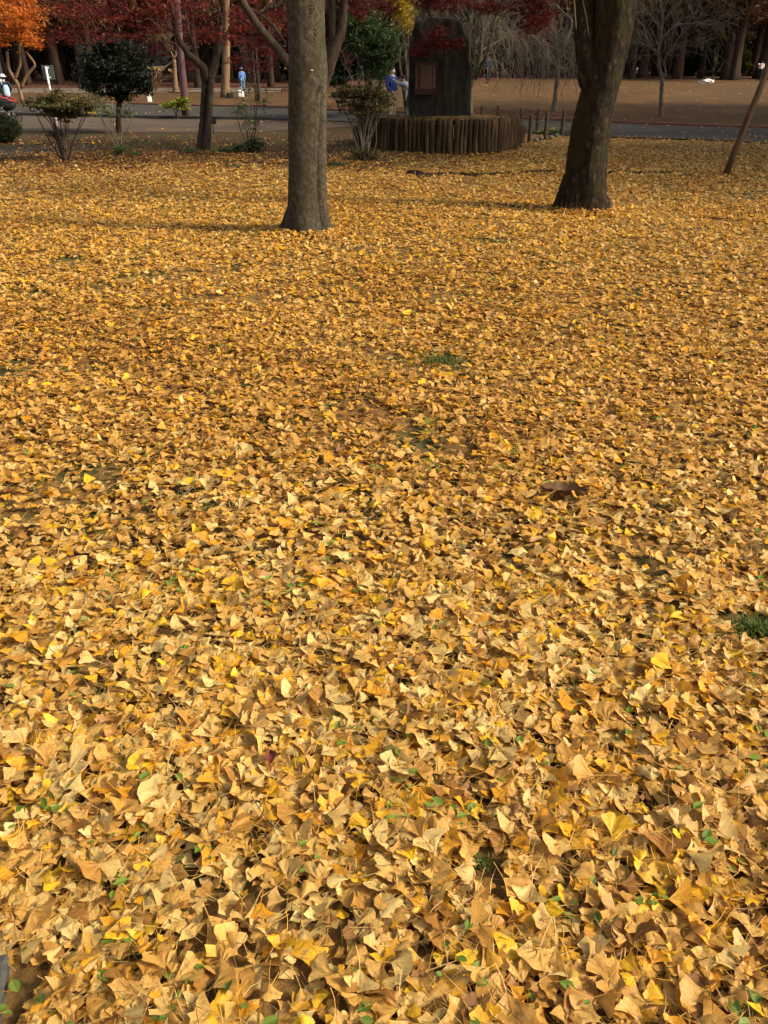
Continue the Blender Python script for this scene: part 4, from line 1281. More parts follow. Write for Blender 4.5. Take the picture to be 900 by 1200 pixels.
# ------------------------------------------------------------------ leaning support pole
p0 = G(850, 206)
e_ = at(901, 78, p0[1] + 0.25)
d = e_ - p0
b = MB()
Q = [p0 - d * 0.05, p0 + d * 0.3, p0 + d * 0.7, p0 + d * 1.25]
b.tube([q for q in Q], [0.055, 0.053, 0.05, 0.046], 14)
root = empty('support_pole', p0, 'long brown wooden pole leaning to the right at the edge of the leaf carpet', 'pole')
b.build('pole', M_STAKE, root)
# the young tree it props stands outside the picture
p = G(1010, 200)
PT = empty('young_tree', p, 'young bare tree propped by the leaning pole just outside the right edge', 'tree')
b = MB(); top_ = np.array([p[0] - 0.2, p[1], 3.2]); b.tube([p - np.array([0, 0, 0.1]), (p + top_) / 2 + np.array([0.05, 0, 0]), top_], [0.09, 0.075, 0.06], 12); b.build('trunk', M_BARKM, PT)
high_crown(PT, [(top_, (0.2, 0.2, 1), 0.055), (top_, (-0.5, -0.2, 0.9), 0.045), (top_, (0.6, -0.3, 0.9), 0.045)], M_BARKM, 1.6, depth=3)

# bare trees added out of view on the right to thin sunlight on near leaves
for k, (bx, by, hh) in enumerate(((9.8, -2.6, 4.6), (15.5, 4.4, 4.6))):
    rt_ = empty('tree', (bx, by, 0), ['tall bare tree right of the camera, nearer of the unseen two', 'tall bare tree right of the lawn, beyond the unseen nearest one', 'tall bare tree behind the camera on the right'][k], 'tree')
    b = MB(); tp_ = np.array([bx + 0.1, by, hh]); Q, R = smooth_path([(bx, by, -0.1), (bx + 0.05, by, hh / 2), tp_], [0.26, 0.22, 0.2], 30); b.tube(Q, R, 20); b.build('trunk', M_BARK1, rt_)
    high_crown(rt_, [(tp_, (0.3, 0.3, 1), 0.13), (tp_, (-0.7, 0.3, 0.8), 0.12), (tp_, (0.6, -0.4, 0.8), 0.12), (tp_, (-0.2, -0.7, 0.8), 0.11), (tp_, (-0.4, 0.1, 1), 0.11)], M_BARK1, 3.0, depth=3)

# shadow streaks across the carpet, modelled as dark low ridges
def streak(pp, label, w=0.05):
    Q = gp(*pp)
    Q, R = smooth_path(Q, [w * random.uniform(0.6, 1.1) for _ in Q], 60)
    R = R * (0.7 + 0.5 * np.abs(np.sin(np.arange(60) * 0.7))); R[0] = R[-1] = 0.004
    Q[:, 2] = gz(Q[:, 0], Q[:, 1]) + 0.012
    Q[1:-1, 1] += RNG.normal(0, 0.02, 58)
    b = MB(); b.tube(Q, R, 8)
    o = b.build('surface_root', M_BARK2)
    tag(o, label, 'root')
streak([(484, 208), (520, 206), (555, 207), (590, 205), (622, 203), (655, 202)], 'long dark surface root in the leaves between the planter and the leaning trunk', 0.045)
streak([(560, 240), (600, 243), (630, 244), (655, 244)], 'short dark root reaching left from the foot of the leaning trunk', 0.022)
streak([(712, 203), (745, 204), (790, 203), (822, 205)], 'thin dark root in the leaves between the leaning trunk and the leaning pole', 0.028)
streak([(480, 206), (487, 204), (494, 207)], 'small dark stump of root at the left end of the long root', 0.07)


# ------------------------------------------------------------------ shrubs and small trees
def shrub(label, base, ells, n, size, m, kind='oval', stems=8, stem_m=M_TWIGD, sr=0.012, tilt=0.7, name='shrub', cat='shrub', sub=0.24, nsub=24, tw=0, bias=0.0, spread=0.08, shell=0.8, flat=0.5):
    c = G(*base)
    root = empty(name, c, label, cat)
    for k in range(stems):
        e = ells[k % len(ells)]
        tgt = np.array(e[0]) + RNG.uniform(-0.7, 0.7, 3) * np.array(e[1])
        st_ = c + np.array([random.uniform(-spread, spread), random.uniform(-spread, spread), -0.03])
        midp = (st_ * 0.55 + tgt * 0.45) + RNG.normal(0, 0.05, 3)
        Q, R = smooth_path([st_, midp, tgt], [sr, sr * 0.75, sr * 0.35], 9)
        b = MB(); b.tube(Q, R, 6)
        b.build('stem', stem_m, root)
    if n: foliage('foliage', cloud_pts(ells, n, sub, nsub, flat, shell), size, m, kind, root, tilt, bias)
    if tw: twigs(root, [(e[0] - np.array([0, 0, e[1][2] * 0.5]), (0, 0, 0.5)) for e in ells], stem_m, tw, 0.5, 0.004, 0.0, 0.5)
    return root


ys = G(75, 190)[1]
shrub('umbrella shaped brownish shrub on many thin bare stems, at the left', (75, 190), [ell(72, 118, 34, 13, ys, 0.6), ell(55, 122, 22, 9, ys, 0.4), ell(95, 124, 16, 9, ys, 0.4), ell(36, 122, 10, 8, ys, 0.3), ell(74, 128, 26, 9, ys, 0.4), ell(80, 136, 22, 8, ys, 0.35), ell(64, 134, 16, 7, ys, 0.35)], 7000, 0.032, M_OLIVE,
      stems=14, sr=0.016, tw=40, sub=0.2)
ys = G(68, 178)[1]
shrub('small dark rounded green clump low between the stems of the umbrella shaped shrub', (70, 178), [ell(68, 158, 9, 9, ys, 0.25)], 700, 0.025, M_DKGREEN, stems=5)
ys = G(4, 168)[1]
shrub('clipped round dark green bush at the left edge', (2, 168), [ell(1, 151, 22, 16, ys, 0.42)], 16000, 0.020, M_BUSH, stems=5, sub=0.07, nsub=700, tilt=1.0, shell=0.14, flat=1.0)
ys = G(140, 157)[1]
root = shrub('dense dark evergreen tree with a rounded crown and short dark trunk', (140, 156), [ell(135, 78, 44, 36, ys, 1.1), ell(108, 96, 16, 16, ys, 0.7), ell(165, 96, 16, 16, ys, 0.7), ell(138, 108, 26, 12, ys, 0.7), ell(112, 78, 22, 30, ys - 0.2, 0.9), ell(160, 82, 20, 26, ys - 0.2, 0.9), ell(130, 52, 26, 14, ys, 0.8), ell(172, 104, 9, 9, ys, 0.4), ell(142, 112, 12, 10, ys, 0.4), ell(105, 100, 12, 9, ys, 0.5)],
             17000, 0.045, M_DKGREEN, stems=0, name='evergreen_tree', cat='tree', sub=0.16, nsub=60)
limb(root, [(139, 158, ys, 9), (139, 135, ys, 7), (140, 115, ys, 7), (138, 80, ys, 5)], M_BARKM, 20, 10, 'trunk')
limb(root, [(140, 122, ys, 4), (150, 108, ys, 4), (160, 85, ys, 3)], M_BARKM, 12, 7, 'limb')
limb(root, [(139, 118, ys, 4), (125, 100, ys, 4), (115, 80, ys, 3)], M_BARKM, 12, 7, 'limb')
ys = G(142, 181)[1]
shrub('thin pale leaved shrub with a few slanting stems in front of the dark evergreen tree', (143, 181), [ell(118, 122, 12, 9, ys, 0.3), ell(128, 132, 14, 9, ys, 0.3), ell(150, 130, 10, 12, ys, 0.3), ell(110, 115, 9, 5, ys, 0.2)], 650, 0.03, M_PALEGREEN, stems=7, stem_m=M_TWIG, sr=0.012, spread=0.05)
shrub('low bright green tuft of leaves at the foot of the thin pale leaved shrub', (143, 182), [ell(143, 174, 12, 7, ys - 0.2, 0.3), ell(160, 180, 9, 3, ys - 0.3, 0.3)], 700, 0.03, M_GREEN, 'long', stems=3, name='ground_plant', cat='plant')
ys = G(208, 140)[1]
shrub('small bush with bright yellow green leaves beside the purplish lamp post', (208, 140), [ell(205, 122, 17, 9, ys, 0.5), ell(214, 118, 9, 6, ys - 0.3, 0.3)], 900, 0.06, M_LIME, stems=6)
ys = G(293, 179)[1]
shrub('airy green shrub with thin open branches behind the fallen leaves, left of the nearest trunk', (294, 178), [ell(280, 125, 12, 16, ys, 0.4), ell(308, 118, 14, 14, ys, 0.4), ell(295, 145, 18, 14, ys, 0.4), ell(292, 105, 16, 8, ys, 0.3)], 560, 0.032, M_GREEN, stems=11, sr=0.009, tw=20)
shrub('low dark green growth at the foot of the airy green shrub', (295, 180), [ell(296, 169, 14, 9, ys, 0.35), ell(278, 174, 8, 6, ys, 0.3)], 1400, 0.028, M_GREEN, stems=3, name='ground_plant', cat='plant', bias=-0.2)
ys = G(427, 188)[1]
shrub('vase shaped olive shrub fanning up from pale stems in front of the log planter', (427, 188), [ell(424, 108, 28, 12, ys, 0.5), ell(405, 110, 16, 12, ys, 0.4), ell(445, 118, 16, 14, ys, 0.4), ell(425, 125, 22, 10, ys, 0.4), ell(424, 114, 30, 14, ys, 0.4), ell(428, 132, 18, 10, ys, 0.35)], 7200, 0.026, M_OLIVE, stems=20, stem_m=M_TWIG, sr=0.010, tw=40, spread=0.1)
shrub('low dry tangle of grass round the foot of the vase shaped shrub', (424, 190), [ell(424, 180, 14, 8, ys, 0.35)], 1500, 0.028, M_OLIVE, 'long', stems=3, name='ground_plant', cat='plant', bias=-0.15)
shrub('small dark green plant right of the foot of the vase shaped shrub', (439, 190), [ell(439, 187, 5, 5, ys, 0.15)], 260, 0.028, M_GREEN, 'oval', stems=3, name='ground_plant', cat='plant', bias=-0.2)
ys = G(392, 195)[1]
shrub('low green plant right beside the nearest trunk, among far leaves', (392, 196), [ell(392, 193, 10, 4, ys, 0.25)], 420, 0.028, M_GREEN, 'oval', stems=3, name='ground_plant', cat='plant', bias=-0.1)
ys = G(240, 180)[1]
shrub('low grass and weeds round the foot of the small red maple', (240, 182), [ell(222, 176, 12, 5, ys, 0.3), ell(262, 177, 16, 6, ys, 0.3), ell(243, 180, 12, 3, ys - 0.2, 0.2)], 1500, 0.028, M_GREEN, 'long', stems=3, name='ground_plant', cat='plant')

ys = 30.0
gt = shrub('big bushy green tree with drooping bamboo-like leaves, left of the stone', (436, 133), [ell(436, 45, 34, 34, ys, 1.6), ell(420, 40, 20, 30, ys, 1.2), ell(455, 60, 18, 24, ys, 1.2), ell(430, 20, 16, 16, ys, 1.0), ell(440, 85, 22, 14, ys, 1.0)], 12000, 0.085, M_GREEN, 'long', stems=9, stem_m=M_TWIGG, sr=0.05, name='broadleaf_tree', cat='tree', sub=0.17, nsub=70, tilt=1.0, spread=0.4, bias=-0.1)
shrub('dark green bush with a few orange leaves right behind the nearest trunk', (398, 133), [ell(396, 95, 14, 14, 28.0, 0.8), ell(404, 80, 10, 20, 28.5, 0.8)], 3000, 0.07, M_DKGREEN, stems=5, sub=0.18, bias=0.15)
shrub('yellow leaved tree between the bushy green tree and the stone', (478, 128), [ell(475, 18, 15, 24, 36, 1.2), ell(470, -5, 18, 16, 36, 1.2)], 3200, 0.07, M_YELLOW, stems=4, stem_m=M_BARKM, sr=0.06, name='yellow_tree', cat='tree')
OT_ = shrub('bright orange leaved tree at the upper left corner', (26, 118), [ell(15, 15, 30, 20, 42, 2.2), ell(22, 42, 24, 16, 42, 1.8), ell(-8, 40, 24, 24, 42, 2.0), ell(38, 52, 10, 8, 42, 1.0), ell(0, -15, 40, 20, 42, 2), ell(28, 25, 18, 20, 41.5, 1.5)], 13000, 0.085, M_ORANGE, 'maple', stems=0, name='orange_tree', cat='tree', sub=0.2, nsub=40)
for pp in ([(26, 119, 42, 5.5), (22, 100, 42, 5), (10, 82, 42, 4.5), (8, 60, 42, 4)], [(25, 103, 42, 4), (30, 90, 42, 3.5), (42, 76, 42, 3), (30, 60, 42, 3)], [(18, 92, 42, 4), (24, 75, 42, 3.5), (22, 50, 42, 3)]):
    limb(OT_, pp, M_BARKT, 16, 8, 'trunk' if pp[0][1] == 119 else 'limb')

# weeping bare cherry trees
def bare_tree(label, base, lims, twn, tl, r0, droop, up, m=M_TWIG, mt=None, name='bare_tree', spread=1.0):
    c = G(*base)
    root = empty(name, c, label, 'tree')
    starts = []
    for k, pp in enumerate(lims):
        pts = [(x, y, c[1] + dy, w) for x, y, dy, w in pp]
        P, r = polyl(pts)
        limb(root, pts, mt or m, 18, 9, 'trunk' if k == 0 else 'limb', 0.008)
        if k: 
            for t in np.linspace(0.3, 1, 7):
                i = t * (len(P) - 1); a = int(min(i, len(P) - 2)); f = i - a
                starts.append((P[a] * (1 - f) + P[a + 1] * f, (P[a + 1] - P[a]) / np.linalg.norm(P[a + 1] - P[a])))
    if twn: twigs(root, starts, m, twn, tl, r0, droop, up, spread)
    return root


bare_tree('large bare weeping tree with a pale greenish trunk just right of the stone', (551, 148),
          [[(549, 149, 0, 12), (549, 120, 0, 11), (547, 95, 0, 10), (549, 80, 0, 8)], [(548, 105, 0, 8), (556, 92, 0, 7), (562, 70, 0, 6), (565, 40, 0, 5), (562, 0, 0, 4), (560, -40, 0, 3)],
           [(548, 90, 0, 7), (549, 60, 0, 6), (551, 30, 0, 5), (553, -10, 0, 4), (556, -60, 0, 3)], [(551, 60, 0, 4), (570, 30, 0.5, 4), (592, 12, 1, 3), (612, 20, 1.4, 2)], [(557, 92, 0, 5), (572, 60, -0.5, 4), (580, 20, -0.8, 3), (600, -20, -1, 2)],
           [(550, 30, 0, 4), (535, 5, 0.4, 3), (515, -5, 0.8, 2), (500, 12, 1, 1.5)], [(562, 60, 0, 3), (590, 45, 1, 3), (620, 40, 2, 2), (640, 55, 2.4, 1.4)]],
          420, 1.5, 0.009, 0.30, 0.3, mt=M_TWIGG)
bare_tree('small bare weeping tree with J shaped limbs standing at the near edge of the field', (651, 131),
          [[(649.5, 132, 0, 8), (651, 110, 0, 5.5), (653, 90, 0, 5), (655, 76, 0, 5)], [(655, 80, 0, 4), (648, 73, 0, 3.5), (638, 66, 0, 3), (630, 50, 0, 2)], [(656, 79, 0, 3), (662, 82, 0, 3), (668, 80, 0, 2.5), (670, 68, 0, 2), (667, 50, 0, 1.5)],
           [(655, 76, 0, 3), (655, 62, 0, 2.5), (650, 40, 0, 2), (640, 20, 0, 1.5)], [(655, 70, 0, 3), (665, 45, 0.5, 2.5), (672, 25, 0.8, 2), (650, 5, 1, 1.5)], [(652, 45, 0, 2), (630, 25, 0.6, 2), (612, 30, 1, 1.4)]],
          260, 1.5, 0.009, 0.34, 0.2)
bare_tree('bare grey tree with twisting branches standing alone in the field, right of the mossy trunk', (775, 137),
          [[(774.5, 138, 0, 6), (775, 115, 0, 5), (776, 93, 0, 5), (775, 85, 0, 4.5)], [(776, 92, 0, 4), (771, 72, 0, 4), (773, 50, 0, 3.5), (777, 20, 0, 3), (770, -15, 0, 2)], [(777, 92, 0, 3), (781, 85, 0, 2.4), (777, 75, 0, 2.2), (783, 62, 0, 2), (792, 52, 0, 1.6), (800, 35, 0, 1.3)],
           [(773, 66, 0, 3), (762, 55, 0, 2.5), (750, 50, 0.3, 2), (738, 52, 0.5, 1.5)], [(774, 48, 0, 3), (790, 30, -0.3, 2.2), (815, 27, -0.5, 1.8), (835, 30, -0.6, 1.2)], [(775, 35, 0, 2.5), (760, 15, 0, 2), (745, 0, 0, 1.6)], [(776, 25, 0, 2.4), (795, 5, 0, 2), (815, -15, 0, 1.6)]],
          230, 1.5, 0.009, 0.05, 0.1)
bare_tree('distant bare branching tree behind the small red maple', (206, 108), [[(206, 109, 0, 8), (205, 90, 0, 6), (204, 70, 0, 5)], [(205, 72, 0, 3), (200, 60, 0, 2.5), (195, 50, 0, 2)], [(204, 70, 0, 3), (190, 82, 0, 2.5), (180, 90, 0, 1.6)], [(204, 68, 0, 3), (212, 50, 0, 2.5)]], 60, 1.6, 0.015, 0.05, 0.2, m=M_BARKT)
bare_tree('twin stemmed brown tree right of the person in blue', (300, 119), [[(301, 119, 0, 4), (299, 100, 0, 3.5), (297, 80, 0, 4), (296, 60, 0, 4)], [(304, 121, 0, 3.5), (303, 100, 0, 3.5), (301, 75, 0, 3), (300, 55, 0, 3)], [(297, 93, 0, 3), (291, 86, 0, 2.4), (287, 76, 0, 2)]], 30, 1.2, 0.012, 0.05, 0.2, m=M_BARKM)
bare_tree('stout pale tan trunk left of the person in blue', (264, 115), [[(264, 116, 0, 14), (264, 100, 0, 11), (265, 80, 0, 10), (265, 40, 0, 9), (265, -30, 0, 8)], [(265, 40, 0, 4), (255, 10, 0, 3), (240, -20, 0, 2)]], 40, 1.4, 0.015, 0.05, 0.3, m=M_BARKT)

# ------------------------------------------------------------------ lamp post, signs, low fence, small box
p = G(218, 139)
LP = empty('lamp_post', p, 'thick purplish brown post rising into the red leaves, left of the small red maple', 'lamp post')
b = MB(); b.tube([p, at(216, 110, p[1]), at(212, 68, p[1]), at(209, 30, p[1]), at(205, -40, p[1])], np.array([9.5, 9, 8.2, 8, 7.6]) / 2 / pxm(p[1]), 18); b.build('post', M_LAMPPOST, LP)
b = MB(); q = at(205, -40, p[1]); b.tube([q + np.array([0, 0, -0.05]), q + np.array([0, 0, 0.3]), q + np.array([0, 0, 0.45])], [0.16, 0.2, 0.05], 16); b.build('lamp_head', M_GREYPL, LP)
b = MB(); b.tube([p + np.array([0, 0, -0.02]), p + np.array([0, 0, 0.08])], [0.2, 0.17], 18); b.build('base_collar', M_KERBD, LP)


def sign(base, top_, plate, label, w=3.4):
    p = G(*base)
    root = empty('sign', p, label, 'sign')
    b = MB(); b.tube([p + np.array([0, 0, -0.05]), at(*top_, p[1])], w / 2 / pxm(p[1]), 12); b.build('post', M_WHITE, root)
    l, t_, r, bo = plate
    y = p[1] + 0.06
    A, B = at(l, t_, y), at(r, bo, y)
    b = MB(); b.box(((A[0] + B[0]) / 2, y, (A[2] + B[2]) / 2), (B[0] - A[0], 0.02, A[2] - B[2])); o = b.build('plate', M_GREYPL, root, smooth=False)
    bv = o.modifiers.new('bevel', 'BEVEL'); bv.width = 0.02; bv.segments = 2; bv.affect = 'EDGES'
    b = MB(); b.box(((A[0] + B[0]) / 2, y - 0.02, A[2] - 0.06), (0.10, 0.03, 0.03)); b.box(((A[0] + B[0]) / 2, y - 0.02, B[2] + 0.06), (0.10, 0.03, 0.03)); b.build('bracket', M_WHITE, root, smooth=False)
sign((67, 149), (53.5, 78), (48, 76.5, 65, 93.5), 'white leaning post with a grey square plate seen from behind', 2.3)
sign((10, 136), (1, 88), (-9, 68, 3.5, 90), 'white leaning post with a grey plate cut by the left edge of the photo', 3)

def low_fence(xs, yb, yt, label, m, w=1.6):
    p = G(xs[0], yb)
    root = empty('low_fence', p, label, 'fence')
    tops = []
    for x in xs:
        q = G(x, yb); t_ = at(x, yt, q[1])
        b = MB(); b.tube([q + np.array([0, 0, -0.05]), t_], w / 2 / pxm(q[1]), 8); b.build('post', m, root)
        tops.append((q, t_))
    for f in (0.95, 0.5):
        b = MB(); b.tube([q * (1 - f) + t_ * f for q, t_ in tops], 0.9 / 2 / pxm(tops[0][0][1]), 6); b.build('rail', m, root)
low_fence([196, 218, 240, 252], 112, 104, 'pale low fence between the lamp post and the tan trunk', M_PALEPATH, 1.3)
low_fence([305, 312, 330, 348], 110, 102, 'brown low rail fence between the tan trunk and the nearest trunk', M_POST, 1.5)
p = G(250, 157)
root = empty('label_stake', p, 'small black plate on a thin stake right of the small red maple', 'sign')
b = MB(); b.tube([p + np.array([0, 0, -0.05]), at(250, 146, p[1])], 0.012, 8); b.build('stake', M_BLACK, root)
A, B = at(247.5, 136.5, p[1] - 0.02), at(253.5, 145.5, p[1] - 0.02)
b = MB(); b.box((A + B) / 2, (B[0] - A[0], 0.03, A[2] - B[2])); b.build('plate', M_BLACK, root, smooth=False)

# ------------------------------------------------------------------ people
def skin_obj(name, pts, edges, rads, m, parent, root_i=0, sub=1):
    me = bpy.data.meshes.new(name)
    me.from_pydata([tuple(map(float, p)) for p in pts], edges, [])
    me.update()
    me.materials.append(m)
    o = bpy.data.objects.new(name, me)
    COL.objects.link(o)
    o.parent = parent
    md = o.modifiers.new('skin', 'SKIN')
    md.use_smooth_shade = True
    if not me.skin_vertices: me.attributes.new('skin_vert', 'FLOAT', 'POINT')
    sv = me.skin_vertices[0].data
    for i, r in enumerate(rads):
        sv[i].radius = (r, r) if not isinstance(r, tuple) else r
        sv[i].use_root = (i == root_i)
    s = o.modifiers.new('sub', 'SUBSURF'); s.levels = sub; s.render_levels = sub
    return o


BASE = dict(pelvis=(0, 0, .93), waist=(0, 0, 1.05), chest=(0, 0.0, 1.28), neck=(0, 0, 1.44), chin=(0, 0.015, 1.51), head=(0, 0.01, 1.60), crown=(0, 0, 1.665),
            sl=(-.18, 0, 1.38), el=(-.23, -.02, 1.12), wl=(-.23, .06, .90), sr=(.18, 0, 1.38), er=(.23, -.02, 1.12), wr=(.23, .06, .90),
            hl=(-.09, 0, .90), kl=(-.10, .02, .50), al=(-.10, 0, .09), tl=(-.11, .15, .035), hr=(.09, 0, .90), kr=(.10, .02, .50), ar=(.10, 0, .09), tr=(.11, .15, .035))


def person(label, foot, top_px, facing, top_m, leg_m, pose=None, hair=M_HAIR, hat=None, mask=False, sleeves=True, shoes=M_BLACK, dist=None, collar=None):
    """facing: yaw, 0 looks away from the camera (+Y)"""
    p = G(*foot) if dist is None else np.array([at(foot[0], 100, dist)[0], dist, float(gz(at(foot[0], 100, dist)[0], dist))])
    H = at(foot[0], top_px, p[1])[2] - p[2]
    root = empty('person', p, label, 'person', rz=facing)
    k = H / 1.70
    root.scale = (k, k, k)
    J = dict(BASE); J.update(pose or {})
    J = {a: np.array(b, float) for a, b in J.items()}
    names = list(J)
    pts = [J[n] for n in names]; ix = {n: i for i, n in enumerate(names)}
    ed = [('pelvis', 'waist'), ('waist', 'chest'), ('chest', 'neck'), ('neck', 'chin'), ('chin', 'head'), ('head', 'crown'), ('chest', 'sl'), ('sl', 'el'), ('el', 'wl'), ('chest', 'sr'), ('sr', 'er'), ('er', 'wr'),
          ('pelvis', 'hl'), ('hl', 'kl'), ('kl', 'al'), ('al', 'tl'), ('pelvis', 'hr'), ('hr', 'kr'), ('kr', 'ar'), ('ar', 'tr')]
    ed = [(ix[a], ix[b]) for a, b in ed]
    rad = dict(pelvis=.11, waist=.10, chest=.12, neck=.052, chin=.062, head=.088, crown=.065, sl=.055, el=.038, wl=.026, sr=.055, er=.038, wr=.026, hl=.08, kl=.052, al=.036, tl=.032, hr=.08, kr=.052, ar=.036, tr=.032)
    rads = [rad[n] for n in names]
    # palms and five fingers on each hand
    for sd_, e in (('wl', 'el'), ('wr', 'er')):
        w = J[sd_]; dr = w - J[e]; dr /= np.linalg.norm(dr)
        sx = np.cross(dr, (0, 0, 1.0)) if abs(dr[2]) < 0.9 else np.array([0, 1.0, 0])
        sx /= np.linalg.norm(sx)
        palm = w + dr * 0.06
        pts.append(palm); rads.append(0.024); pi = len(pts) - 1; ed.append((ix[sd_], pi))
        for f, (o_, L) in enumerate(((-0.030, .065), (-0.010, .075), (0.010, .072), (0.030, .058))):
            pts.append(palm + dr * 0.035 + sx * o_); rads.append(.009); a = len(pts) - 1; ed.append((pi, a))
            pts.append(palm + dr * (0.035 + L * .9) + sx * o_ * 1.1 + np.array([0, .012, 0])); rads.append(.007); ed.append((a, a + 1))
        pts.append(w + dr * 0.03 - sx * 0.045); rads.append(.010); a = len(pts) - 1; ed.append((ix[sd_], a))
        pts.append(w + dr * 0.075 - sx * 0.06); rads.append(.008); ed.append((a, a + 1))
    pts.append(J['head'] + np.array([0, .095, -.015])); rads.append(.012); ed.append((ix['head'], len(pts) - 1))     # nose
    for s_ in (-1, 1):
        pts.append(J['head'] + np.array([.088 * s_, 0, -.01])); rads.append((.012, .02)); ed.append((ix['head'], len(pts) - 1))   # ears
    skin_obj('body', pts, ed, rads, M_SKIN, root, 0, 1)
    tn = ['pelvis', 'waist', 'chest', 'neck', 'sl', 'el', 'wl', 'sr', 'er', 'wr']
    te = [(0, 1), (1, 2), (2, 3), (2, 4), (4, 5), (5, 6), (2, 7), (7, 8), (8, 9)]
    tr_ = dict(pelvis=.155, waist=.15, chest=.155, neck=.062, sl=.078, el=.062, wl=.045, sr=.078, er=.062, wr=.045)
    tp = [J[n].copy() for n in tn]; tp[3] = J['chest'] * 0.25 + J['neck'] * 0.75
    skin_obj('jacket', tp, te, [(tr_[n], tr_[n] * (0.8 if n in ('pelvis', 'waist', 'chest') else 1)) for n in tn], top_m, root, 1, 2)
    ln = ['pelvis', 'hl', 'kl', 'al', 'hr', 'kr', 'ar']
    le = [(0, 1), (1, 2), (2, 3), (0, 4), (4, 5), (5, 6)]
    lr = [.135, .10, .078, .062, .10, .078, .062]
    skin_obj('trousers', [J[n] + np.array([0, 0, 0.02 if n[0] == 'a' else 0]) for n in ln], le, lr, leg_m, root, 0, 2)
    for s_ in ('l', 'r'):
        b = MB()
        a_, t_ = J['a' + s_], J['t' + s_]
        b.tube([a_ + (0, -.05, -.035), a_ + (0, 0, -.03), t_ * .5 + a_ * .5 + (0, 0, -.01), t_ + (0, .02, 0)], [.035, .05, .045, .03], 10)
        o = b.build('shoe', shoes, root, world=False)
    h = J['head']
    if hat is None:
        b = MB(); b.ball(h + np.array([0, -.022, .008]), (.096, .100, .102), 16, 10, zmin=-0.2)
        b.build('hair', hair, root, world=False)
    else:
        b = MB(); b.ball(h + np.array([0, 0, .03]), (.12, .13, .105), 16, 8, zmin=0.0)
        b.tube([h + np.array([0, 0.02, .018]), h + np.array([0, 0.02, .034])], [.165, .15], 18)
        b.build('hat', hat, root, world=False)
        b = MB(); b.ball(h + np.array([0, -.02, -.005]), (.098, .10, .10), 14, 8, zmin=-0.6)
        b.build('hair', hair, root, world=False)
    if mask:
        b = MB(); b.ball(h + np.array([0, .055, -.05]), (.062, .055, .052), 12, 10)
        b.build('face_mask', M_WHITE, root, world=False)
        for s_ in (-1, 1):
            b = MB(); b.ball(h + np.array([.03 * s_, .092, .012]), (.012, .008, .006), 8, 6); b.build('eye', M_HAIR, root, world=False)
    if collar is not None:
        b = MB(); q = J['neck'] + np.array([0, 0.03, -.03]); b.tube([q + np.array([0, 0, -.03]), q + np.array([0, 0, .03])], [.075, .062], 14); b.build('collar', collar, root, world=False)
    return root, p, k


M_BLUESW = cloth('royal_blue_sweater', (0.035, 0.07, 0.26))
M_BEIGE = cloth('beige_trousers', (0.50, 0.40, 0.29))
M_GREYJ = cloth('pale_grey_jacket', (0.30, 0.33, 0.37))
M_JEANS = cloth('grey_blue_jeans', (0.13, 0.15, 0.17))
M_NAVY = cloth('navy_coat', (0.018, 0.026, 0.055))
M_DGREY = cloth('dark_grey_trousers', (0.05, 0.05, 0.06))
M_LBLUE = cloth('light_blue_cloth', (0.13, 0.26, 0.62))
M_LBLUE2 = cloth('faded_blue_trousers', (0.12, 0.22, 0.36))
M_BAGBLUE = cloth('pale_blue_bag', (0.42, 0.60, 0.72))
M_WHITEC = cloth('white_cloth', (0.72, 0.71, 0.68))
M_MAROON = cloth('maroon_shirt', (0.20, 0.012, 0.02))
pocket = dict(el=(-.25, -.03, 1.12), wl=(-.16, .10, .97), er=(.25, -.03, 1.12), wr=(.16, .10, .97), kr=(.13, .05, .50), ar=(.14, .02, .09), tr=(.16, .17, .035))
person('man in royal blue sweater and beige trousers left of the stone, hands in pockets', (459, 146), 77, -2.2, M_BLUESW, M_BEIGE, pocket, mask=True, collar=M_WHITEC)
rt, p, k = person('person in a pale grey jacket bending forward, half hidden behind the stone', (480.5, 146), 84, 1.35, M_GREYJ, M_JEANS,
       dict(chest=(0, .12, 1.24), neck=(0, .22, 1.36), chin=(0, .27, 1.42), head=(0, .30, 1.50), crown=(0, .32, 1.57), sl=(-.18, .16, 1.33), sr=(.18, .16, 1.33), el=(-.26, .38, 1.32), wl=(-.20, .58, 1.44), er=(.25, .40, 1.26), wr=(.18, .58, 1.36), kl=(-.1, -.12, .5), al=(-.1, -.32, .12), tl=(-.1, -.18, .04), kr=(.1, .14, .5), ar=(.1, .16, .09), tr=(.1, .31, .035)))
b = MB(); b.tube([(0, .02, .98), (0, .05, 1.10), (0, .09, 1.18)], [.158, .160, .150], 16); b.build('shirt', M_MAROON, rt, world=False)
b = MB(); b.tube([(-.16, .1, 1.16), (-.20, .12, .98), (-.17, .14, .78)], [.03, .05, .03], 10); b.build('jacket_hem', M_GREYJ, rt, world=False)
rt, pw, kw = person('person in navy coat and white hat at the left edge', (13, 137), 86.5, 0.5, M_NAVY, M_DGREY, dict(chest=(0, .05, 1.26), neck=(0, .09, 1.42), chin=(0, .13, 1.48), head=(0, .13, 1.57), crown=(0, .12, 1.64), wl=(-.18, .22, .98), wr=(.18, .22, .98)), hat=M_WHITEC)
b = MB()
b.ball((0, 0, 0), (.105, .06, .21), 16, 12, disp=lambda V: np.sign(V) * np.abs(V) ** 0.75)
bag = empty('shoulder_bag', (pw[0] + 0.10, pw[1] - 0.17, pw[2] + 1.02 * kw), 'pale blue soft bag worn on the back of the person in the navy coat', 'bag', rz=0.3)
b.build('pouch', M_BAGBLUE, bag, world=False)
b = MB(); b.tube([(-.10, 0.02, .2), (-.14, .10, .34), (-.1, .2, .36)], .014, 6); b.build('strap', M_BAGBLUE, bag, world=False)
